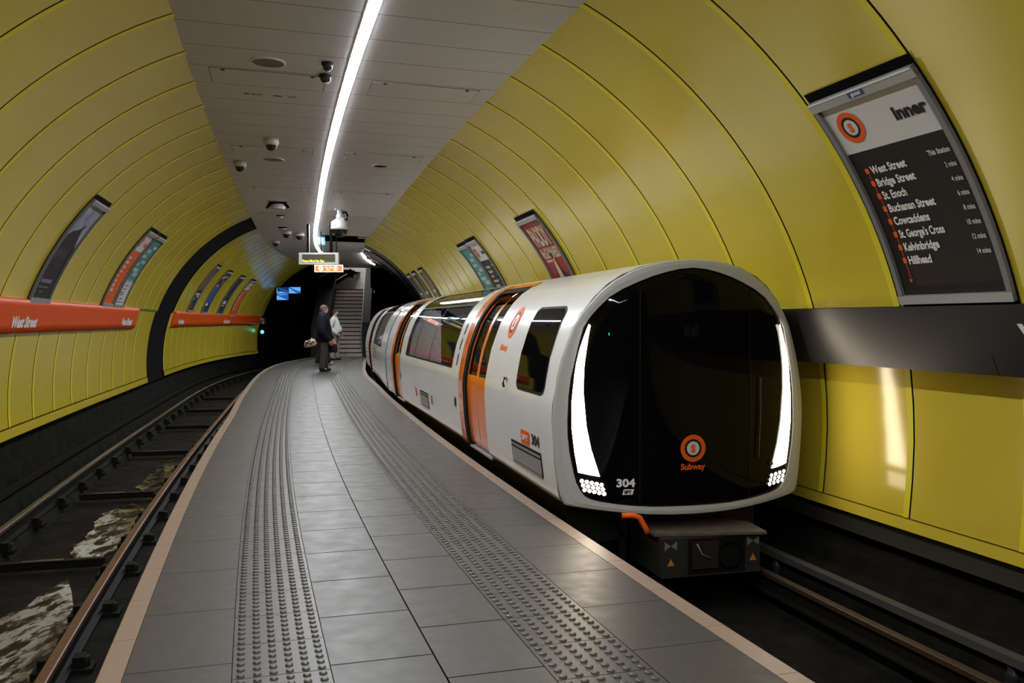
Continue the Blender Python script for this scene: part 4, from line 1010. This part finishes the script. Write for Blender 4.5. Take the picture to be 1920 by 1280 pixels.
# control post right of the stairs
mb = MB(); mb.lathe((-6.02, 37.6, 1.1), [(.03, 0), (.03, -.03), (0, -.035)], 'alu', 14, 'y'); tag(mb.build('call_button'), 'small pale round button on the wall right of the stairs', 'button')

# ------------------------------------------------------------------ people
skin_m = mat('skin', (.50, .28, .20), .5); 
def skinned(name, nodes, edges, root, m, parent, sub=2):
    me = bpy.data.meshes.new(name); names = list(nodes)
    me.from_pydata([nodes[k][0] for k in names], [(names.index(a), names.index(b)) for a, b in edges], [])
    o = bpy.data.objects.new(name, me); COL.objects.link(o); o.parent = parent
    sk = o.modifiers.new('skin', 'SKIN'); sk.use_smooth_shade = True
    for i, k in enumerate(names):
        r = nodes[k][1]; d = me.skin_vertices[0].data[i]; d.radius = r if isinstance(r, tuple) else (r, r); d.use_root = (k == root)
    sb = o.modifiers.new('sub', 'SUBSURF'); sb.levels = sub; sb.render_levels = sub
    me.materials.append(M[m] if isinstance(m, str) else m)
    return o
def chain(*k): return list(zip(k, k[1:]))
def person(loc, rz, H, label, coat, trous, shoe, hair, pose):
    o = thing('person', label, 'person', loc, rz)
    S_ = lambda *p: tuple(H * c for c in p); r = lambda v: v * H
    lean = pose.get('lean', 0.0); belly = pose.get('belly', 0.0)
    J = {'pelvis': S_(0, 0, .52), 'waist': S_(.004 + belly * .5, 0, .60), 'chest': S_(.0 + lean * .5, 0, .71), 'upper': S_(-.008 + lean * .8, 0, .79), 'neck': S_(-.002 + lean, 0, .845), 'skull': S_(.012 + lean * 1.1, 0, .895), 'brow': S_(.016 + lean * 1.15, 0, .94), 'top': S_(.008 + lean * 1.15, 0, .968)}
    hd = pose['hands']; el = pose['elbows']
    for sd, nm in ((1, 'l'), (-1, 'r')):
        J['sh' + nm] = S_(-.008 + lean * .8, sd * .105, .795); J['el' + nm] = S_(el[nm][0], sd * el[nm][1], el[nm][2]); J['wr' + nm] = S_(hd[nm][0], sd * hd[nm][1], hd[nm][2])
        J['hip' + nm] = S_(0, sd * .048, .50); J['kn' + nm] = S_(pose['knee'][nm][0], sd * .055, .28); J['an' + nm] = S_(pose['ankle'][nm][0], sd * .06, .05); J['toe' + nm] = S_(pose['ankle'][nm][0] + .085, sd * .068, .018); J['hl' + nm] = S_(pose['ankle'][nm][0] - .025, sd * .06, .022)
    b = {k: (J[k], r(v)) for k, v in {'pelvis': .075, 'waist': .07, 'chest': .078, 'upper': .06, 'neck': .033, 'skull': .050, 'brow': .050, 'top': .032}.items()}
    b['pelvis'] = (J['pelvis'], (r(.066), r(.085)))
    E = chain('pelvis', 'waist', 'chest', 'upper', 'neck', 'skull', 'brow', 'top')
    b['nose'] = (tuple(Vector(J['skull']) + Vector(S_(.058, 0, .008))), r(.010)); b['chin'] = (tuple(Vector(J['skull']) + Vector(S_(.036, 0, -.032))), r(.020)); E += [('skull', 'nose'), ('skull', 'chin')]
    for nm in 'lr':
        for k, v in (('sh', .042), ('el', .030), ('wr', .020)): b[k + nm] = (J[k + nm], r(v))
        w = Vector(J['wr' + nm]); e = Vector(J['el' + nm]); d = (w - e).normalized(); side = Vector((0, 1 if nm == 'l' else -1, 0)); fwd = d.cross(side).normalized(); fwd = fwd if fwd.x > 0 else -fwd
        b['palm' + nm] = (tuple(w + d * r(.035)), r(.020)); E += chain('upper', 'sh' + nm, 'el' + nm, 'wr' + nm, 'palm' + nm)
        for q in range(4):
            base_ = w + d * r(.048) + fwd * r(.016 - .011 * q); tip = base_ + d * r(.034 - abs(q - 1.3) * .005) - side * r(.010); tip2 = tip + d * r(.012) - side * r(.014)
            b[f'f{q}{nm}'] = (tuple(base_), r(.0055)); b[f'g{q}{nm}'] = (tuple(tip), r(.005)); b[f'h{q}{nm}'] = (tuple(tip2), r(.0042)); E += chain('palm' + nm, f'f{q}{nm}', f'g{q}{nm}', f'h{q}{nm}')
        b['t0' + nm] = (tuple(w + d * r(.025) + fwd * r(.024)), r(.0065)); b['t1' + nm] = (tuple(w + d * r(.046) + fwd * r(.034)), r(.0055)); E += chain('palm' + nm, 't0' + nm, 't1' + nm)
        for k, v in (('hip', .060), ('kn', .040), ('an', .026), ('toe', .020)): b[k + nm] = (J[k + nm], r(v))
        E += chain('pelvis', 'hip' + nm, 'kn' + nm, 'an' + nm, 'toe' + nm)
    skinned('body', b, E, 'pelvis', skin_m, o, 1)
    # ears and hair
    mb = MB(); sk = Vector(J['skull'])
    for sd in (-1, 1): mb.lathe(sk + Vector(S_(-.004, sd * .050, .012)), [(r(.0), sd * r(.008)), (r(.012), sd * r(.006)), (r(.014), 0), (r(.010), -sd * r(.004))], skin_m, 10, 'y')
    mb.build('ears', o)
    mb = MB(); br = Vector(J['skull']) * .45 + Vector(J['brow']) * .55
    for sd in (-1, 1):
        mb.lathe(br + Vector(S_(.044, sd * .019, -.008)), [(0, r(.006)), (r(.0055), r(.003)), (r(.006), 0)], 'white', 10, 'x'); mb.lathe(br + Vector(S_(.0495, sd * .019, -.008)), [(0, r(.002)), (r(.0028), 0)], 'black', 8, 'x')
        mb.box(*(br.x + r(.040), br.x + r(.050)), *sorted((br.y + sd * r(.010), br.y + sd * r(.029))), br.z + r(.003), br.z + r(.006), hair)
    mb.box(br.x + r(.038), br.x + r(.047), -r(.014), r(.014), br.z - r(.050), br.z - r(.046), mat('lips', (.3, .10, .08), .5)); mb.build('face', o)
    # hair: a cap over the skull, open at the face
    mb = MB(); c = Vector(J['skull']) * .45 + Vector(J['brow']) * .55 + Vector(S_(-.006, 0, .004)); rows = []
    hl = pose.get('hairlen', 0)
    for i in range(9):
        row = []
        for k in range(25):
            a = 2 * PI * k / 24; front = max(0, cos(a))
            low = rad(-52 - 900 * hl) * (1 - front) ** .8 + rad(30) * min(1, front * 1.5); low = max(low, rad(-75))
            e = rad(90) + (low - rad(90)) * i / 8
            row.append(c + Vector((r(.060) * cos(e) * cos(a) - r(.004), r(.054) * cos(e) * sin(a), r(.060) * sin(e))))
        rows.append(row)
    mb.grid(rows, hair); hb = mb.build('hair', o); md = hb.modifiers.new('solid', 'SOLIDIFY'); md.thickness = r(.006); md.offset = -1
    def loft(mb, rings, m, n=20):
        rows = [[Vector(cn) + ax * (rx * cos(2 * PI * k / n)) + ay * (ry * sin(2 * PI * k / n)) for k in range(n + 1)] for cn, ax, rx, ay, ry in rings]
        rows = [[Vector(rings[0][0])] * (n + 1)] + rows + [[Vector(rings[-1][0])] * (n + 1)]
        mb.grid(rows, m)
    X_, Y_ = Vector((1, 0, 0)), Vector((0, 1, 0))
    def limb(mb, pts, m):
        rings = []; ps = [Vector(q) for q, _ in pts]; fine = []
        for (qa, ra), (qb, rb) in zip(pts, pts[1:]):
            for s in range(4): fine.append((Vector(qa).lerp(Vector(qb), s / 4), ra + (rb - ra) * s / 4))
        fine.append((ps[-1], pts[-1][1]))
        for i, (q, rr) in enumerate(fine):
            t = (fine[min(i + 1, len(fine) - 1)][0] - fine[max(i - 1, 0)][0]).normalized(); ax = t.cross(Y_).normalized(); ay = t.cross(ax)
            rings.append((q, ax, rr, ay, rr))
        q0, ax, rr, ay, _ = rings[0]; t = (fine[1][0] - fine[0][0]).normalized()
        loft(mb, [(q0 - t * rr * .8, ax, rr * .55, ay, rr * .55), (q0 - t * rr * .45, ax, rr * .88, ay, rr * .88)] + rings, m, 14)
    # coat or jumper with sleeves
    hem = pose.get('hem', .45); g_ = pose.get('bulk', .016)
    V = lambda k: Vector(J[k])
    sx = lean
    mb = MB()
    tor = [(hem, belly * .25, .070 + g_ + belly * .6, .088 + g_), (hem + .02, belly * .3, .072 + g_ + belly * .7, .090 + g_), (.56, belly * .5, .070 + g_ + belly, .088 + g_), (.62, belly * .45 + sx * .3, .068 + g_ + belly * .85, .088 + g_), (.69, sx * .5, .068 + g_ * .9 + belly * .3, .092 + g_), (.75, sx * .7, .064 + g_ * .8, .100 + g_ * .8), (.79, sx * .8 - .006, .056 + g_ * .6, .104 + g_ * .6), (.815, sx * .9 - .006, .048 + g_ * .4, .088 + g_ * .5), (.832, sx - .005, .040 + g_ * .2, .058 + g_ * .4), (.848, sx - .002, .038 + g_ * .2, .042 + g_ * .2), (.862, sx, .037, .040)]
    loft(mb, [(S_(x, 0, z), X_, r(rx), Y_, r(ry)) for z, x, rx, ry in tor], coat)
    for nm in 'lr': limb(mb, [(V('sh' + nm) + Vector(S_(0, (-.012 if nm == 'l' else .012), -.012)), r(.046 + g_ * .5)), (V('el' + nm), r(.040 + g_ * .45)), (V('wr' + nm), r(.028 + g_ * .35))], coat)
    mb.build(pose.get('top', 'coat'), o)
    if pose.get('scarf'):
        mb = MB(); loft(mb, [(S_(sx - .008, 0, z), X_, r(rx), Y_, r(ry)) for z, rx, ry in ((.812, .052, .080), (.825, .062, .082), (.845, .062, .070), (.868, .054, .060), (.880, .044, .050))], pose['scarf']); mb.build('hood', o)
    mb = MB()
    loft(mb, [(S_(0, 0, z), X_, r(rx), Y_, r(ry)) for z, rx, ry in ((.57, .066, .086), (.53, .074, .092), (.49, .074, .094), (.465, .066, .090))], trous)
    for sg, nm in ((1, 'l'), (-1, 'r')): limb(mb, [(S_(0, sg * .046, .50), r(.060)), (V('hip' + nm).lerp(V('kn' + nm), .55), r(.056)), (V('kn' + nm), r(.050)), (V('kn' + nm).lerp(V('an' + nm), .5), r(.046)), (V('an' + nm) + Vector(S_(.004, 0, -.018)), r(.044))], trous)
    mb.build('trousers', o)
    for nm in 'lr':
        h_ = Vector(J['hl' + nm]); sh = {'heel': (tuple(h_), (r(.026), r(.022))), 'mid': (tuple(h_ + Vector(S_(.05, 0, .004))), (r(.030), r(.028))), 'toe': (tuple(h_ + Vector(S_(.115, 0, -.002))), (r(.028), r(.019))), 'ank': (tuple(h_ + Vector(S_(.016, 0, .040))), r(.028))}
        skinned('shoe', sh, [('heel', 'mid'), ('mid', 'toe'), ('heel', 'ank')], 'mid', shoe, o, 2)
    return o, J
navy_c = mat('navy_coat', (.006, .006, .012), .85, var=(.010, .010, .019), vscale=9, spec=.2); grey_t = mat('grey_trousers', (.055, .055, .05), .9, var=(.055, .055, .05), vscale=10)
white_j = mat('white_jumper', (.62, .64, .64), .85, var=(.55, .57, .57), vscale=10); beige_t = mat('beige_trousers', (.34, .29, .24), .9, var=(.28, .24, .2), vscale=10)
dark_c = mat('charcoal_coat', (.018, .017, .018), .85); dark_t = mat('black_trousers', (.012, .012, .012), .9); shoe_b = mat('black_shoe', (.01, .01, .011), .45); shoe_w = mat('pale_trainer', (.4, .4, .4), .6)
hair_g = mat('grey_brown_hair', (.10, .08, .06), .8, var=(.15, .12, .09), vscale=30); hair_d = mat('dark_brown_hair', (.03, .017, .012), .7)
man1, J1 = person((-5.66, 26.55, 0), rad(14), 2.03, 'older person in a dark navy coat and grey trousers looking towards the train', navy_c, grey_t, shoe_b, hair_g,
    {'hands': {'l': (.13, .115, .47), 'r': (.075, .135, .455)}, 'elbows': {'l': (.04, .17, .60), 'r': (-.035, .18, .605)}, 'knee': {'l': (.022, 0), 'r': (.004, 0)}, 'ankle': {'l': (.025, 0), 'r': (-.03, 0)}, 'hem': .435, 'bulk': .036, 'belly': .012, 'scarf': mat('purple_hood', (.035, .03, .075), .9, var=(.012, .010, .03), vscale=25), 'collar': .014, 'hairlen': .012, 'lean': .004})
man2, J2 = person((-6.86, 34.3, 0), rad(-4), 1.99, 'person in a white jumper and beige trousers with hands in pockets by the stairs', white_j, beige_t, shoe_b, hair_d,
    {'hands': {'l': (.075, .10, .50), 'r': (.075, .10, .50)}, 'elbows': {'l': (-.06, .15, .62), 'r': (-.06, .15, .62)}, 'knee': {'l': (.03, 0), 'r': (-.015, 0)}, 'ankle': {'l': (.02, 0), 'r': (-.05, 0)}, 'hem': .52, 'bulk': .024, 'belly': .036, 'top': 'jumper', 'lean': -.004})
man3, J3 = person((-6.52, 30.5, 0), rad(8), 1.93, 'person in a dark coat and pale trainers mostly hidden behind the older person', dark_c, dark_t, shoe_w, hair_d,
    {'hands': {'l': (-.02, .13, .44), 'r': (-.12, .15, .46)}, 'elbows': {'l': (-.03, .15, .60), 'r': (-.08, .16, .60)}, 'knee': {'l': (.05, 0), 'r': (-.04, 0)}, 'ankle': {'l': (.09, 0), 'r': (-.10, 0)}, 'hem': .42, 'bulk': .02})
# things they carry
def world(o, p): return Matrix.Translation(o.location) @ Matrix.Rotation(o.rotation_euler[2], 4, 'Z') @ Vector(p)
w = world(man1, J1['wrl']) + Vector((.02, 0, -.10))
o = thing('carrier_bag', 'dark maroon bag held in front of the person in the navy coat', 'bag', w)
maroon = mat('maroon_fabric', (.030, .006, .011), .9)
mb = MB(); mb.grid([[Vector((  .13 * cx * k, .05 * sy * k, z)) for cx, sy in ((-1, -1), (0, -1.3), (1, -1), (1.1, 0), (1, 1), (0, 1.3), (-1, 1), (-1.1, 0), (-1, -1))] for z, k in ((-.30, .01), (-.30, .9), (-.2, 1.05), (-.08, .95), (-.02, .7), (-.02, .01))], maroon); mb.build('pouch', o)
mb = MB(); mb.tube([(-.09, 0, -.03), (-.05, 0, .02), (0, 0, .035), (.05, 0, .02), (.09, 0, -.03)], .009, maroon, 8); mb.build('handle', o)
w = world(man3, J3['wrr']) + Vector((-.16, -.02, -.12))
o = thing('patterned_bag', 'cream and brown patterned bag sticking out behind the older person', 'bag', w)
cream_b = mat('cream_fabric', (.55, .46, .36), .8); brown_b = mat('brown_patch', (.06, .02, .015), .8)
mb = MB(); mb.grid([[Vector((.20 * cx * k, .06 * sy * k, z + .03 * cx)) for cx, sy in ((-1, -1), (0, -1.3), (1, -1), (1.05, 0), (1, 1), (0, 1.3), (-1, 1), (-1.05, 0), (-1, -1))] for z, k in ((-.13, .01), (-.13, .9), (-.05, 1.05), (.05, .95), (.10, .8), (.10, .01))], cream_b); mb.build('pouch', o)
mb = MB()
for x, z, s_ in ((-.10, .0, .05), (.02, -.03, .045), (.10, .02, .04), (-.02, .06, .03), (-.13, -.08, .03)): mb.box(x - s_, x + s_, -.088, -.06, z - s_ * .7, z + s_ * .7, brown_b)
mb.build('patch', o)
mb = MB(); mb.tube([(-.05, 0, .08), (.04, 0, .16), (.15, .0, .13), (.14, 0, .08)], .01, cream_b, 8); mb.build('handle', o)
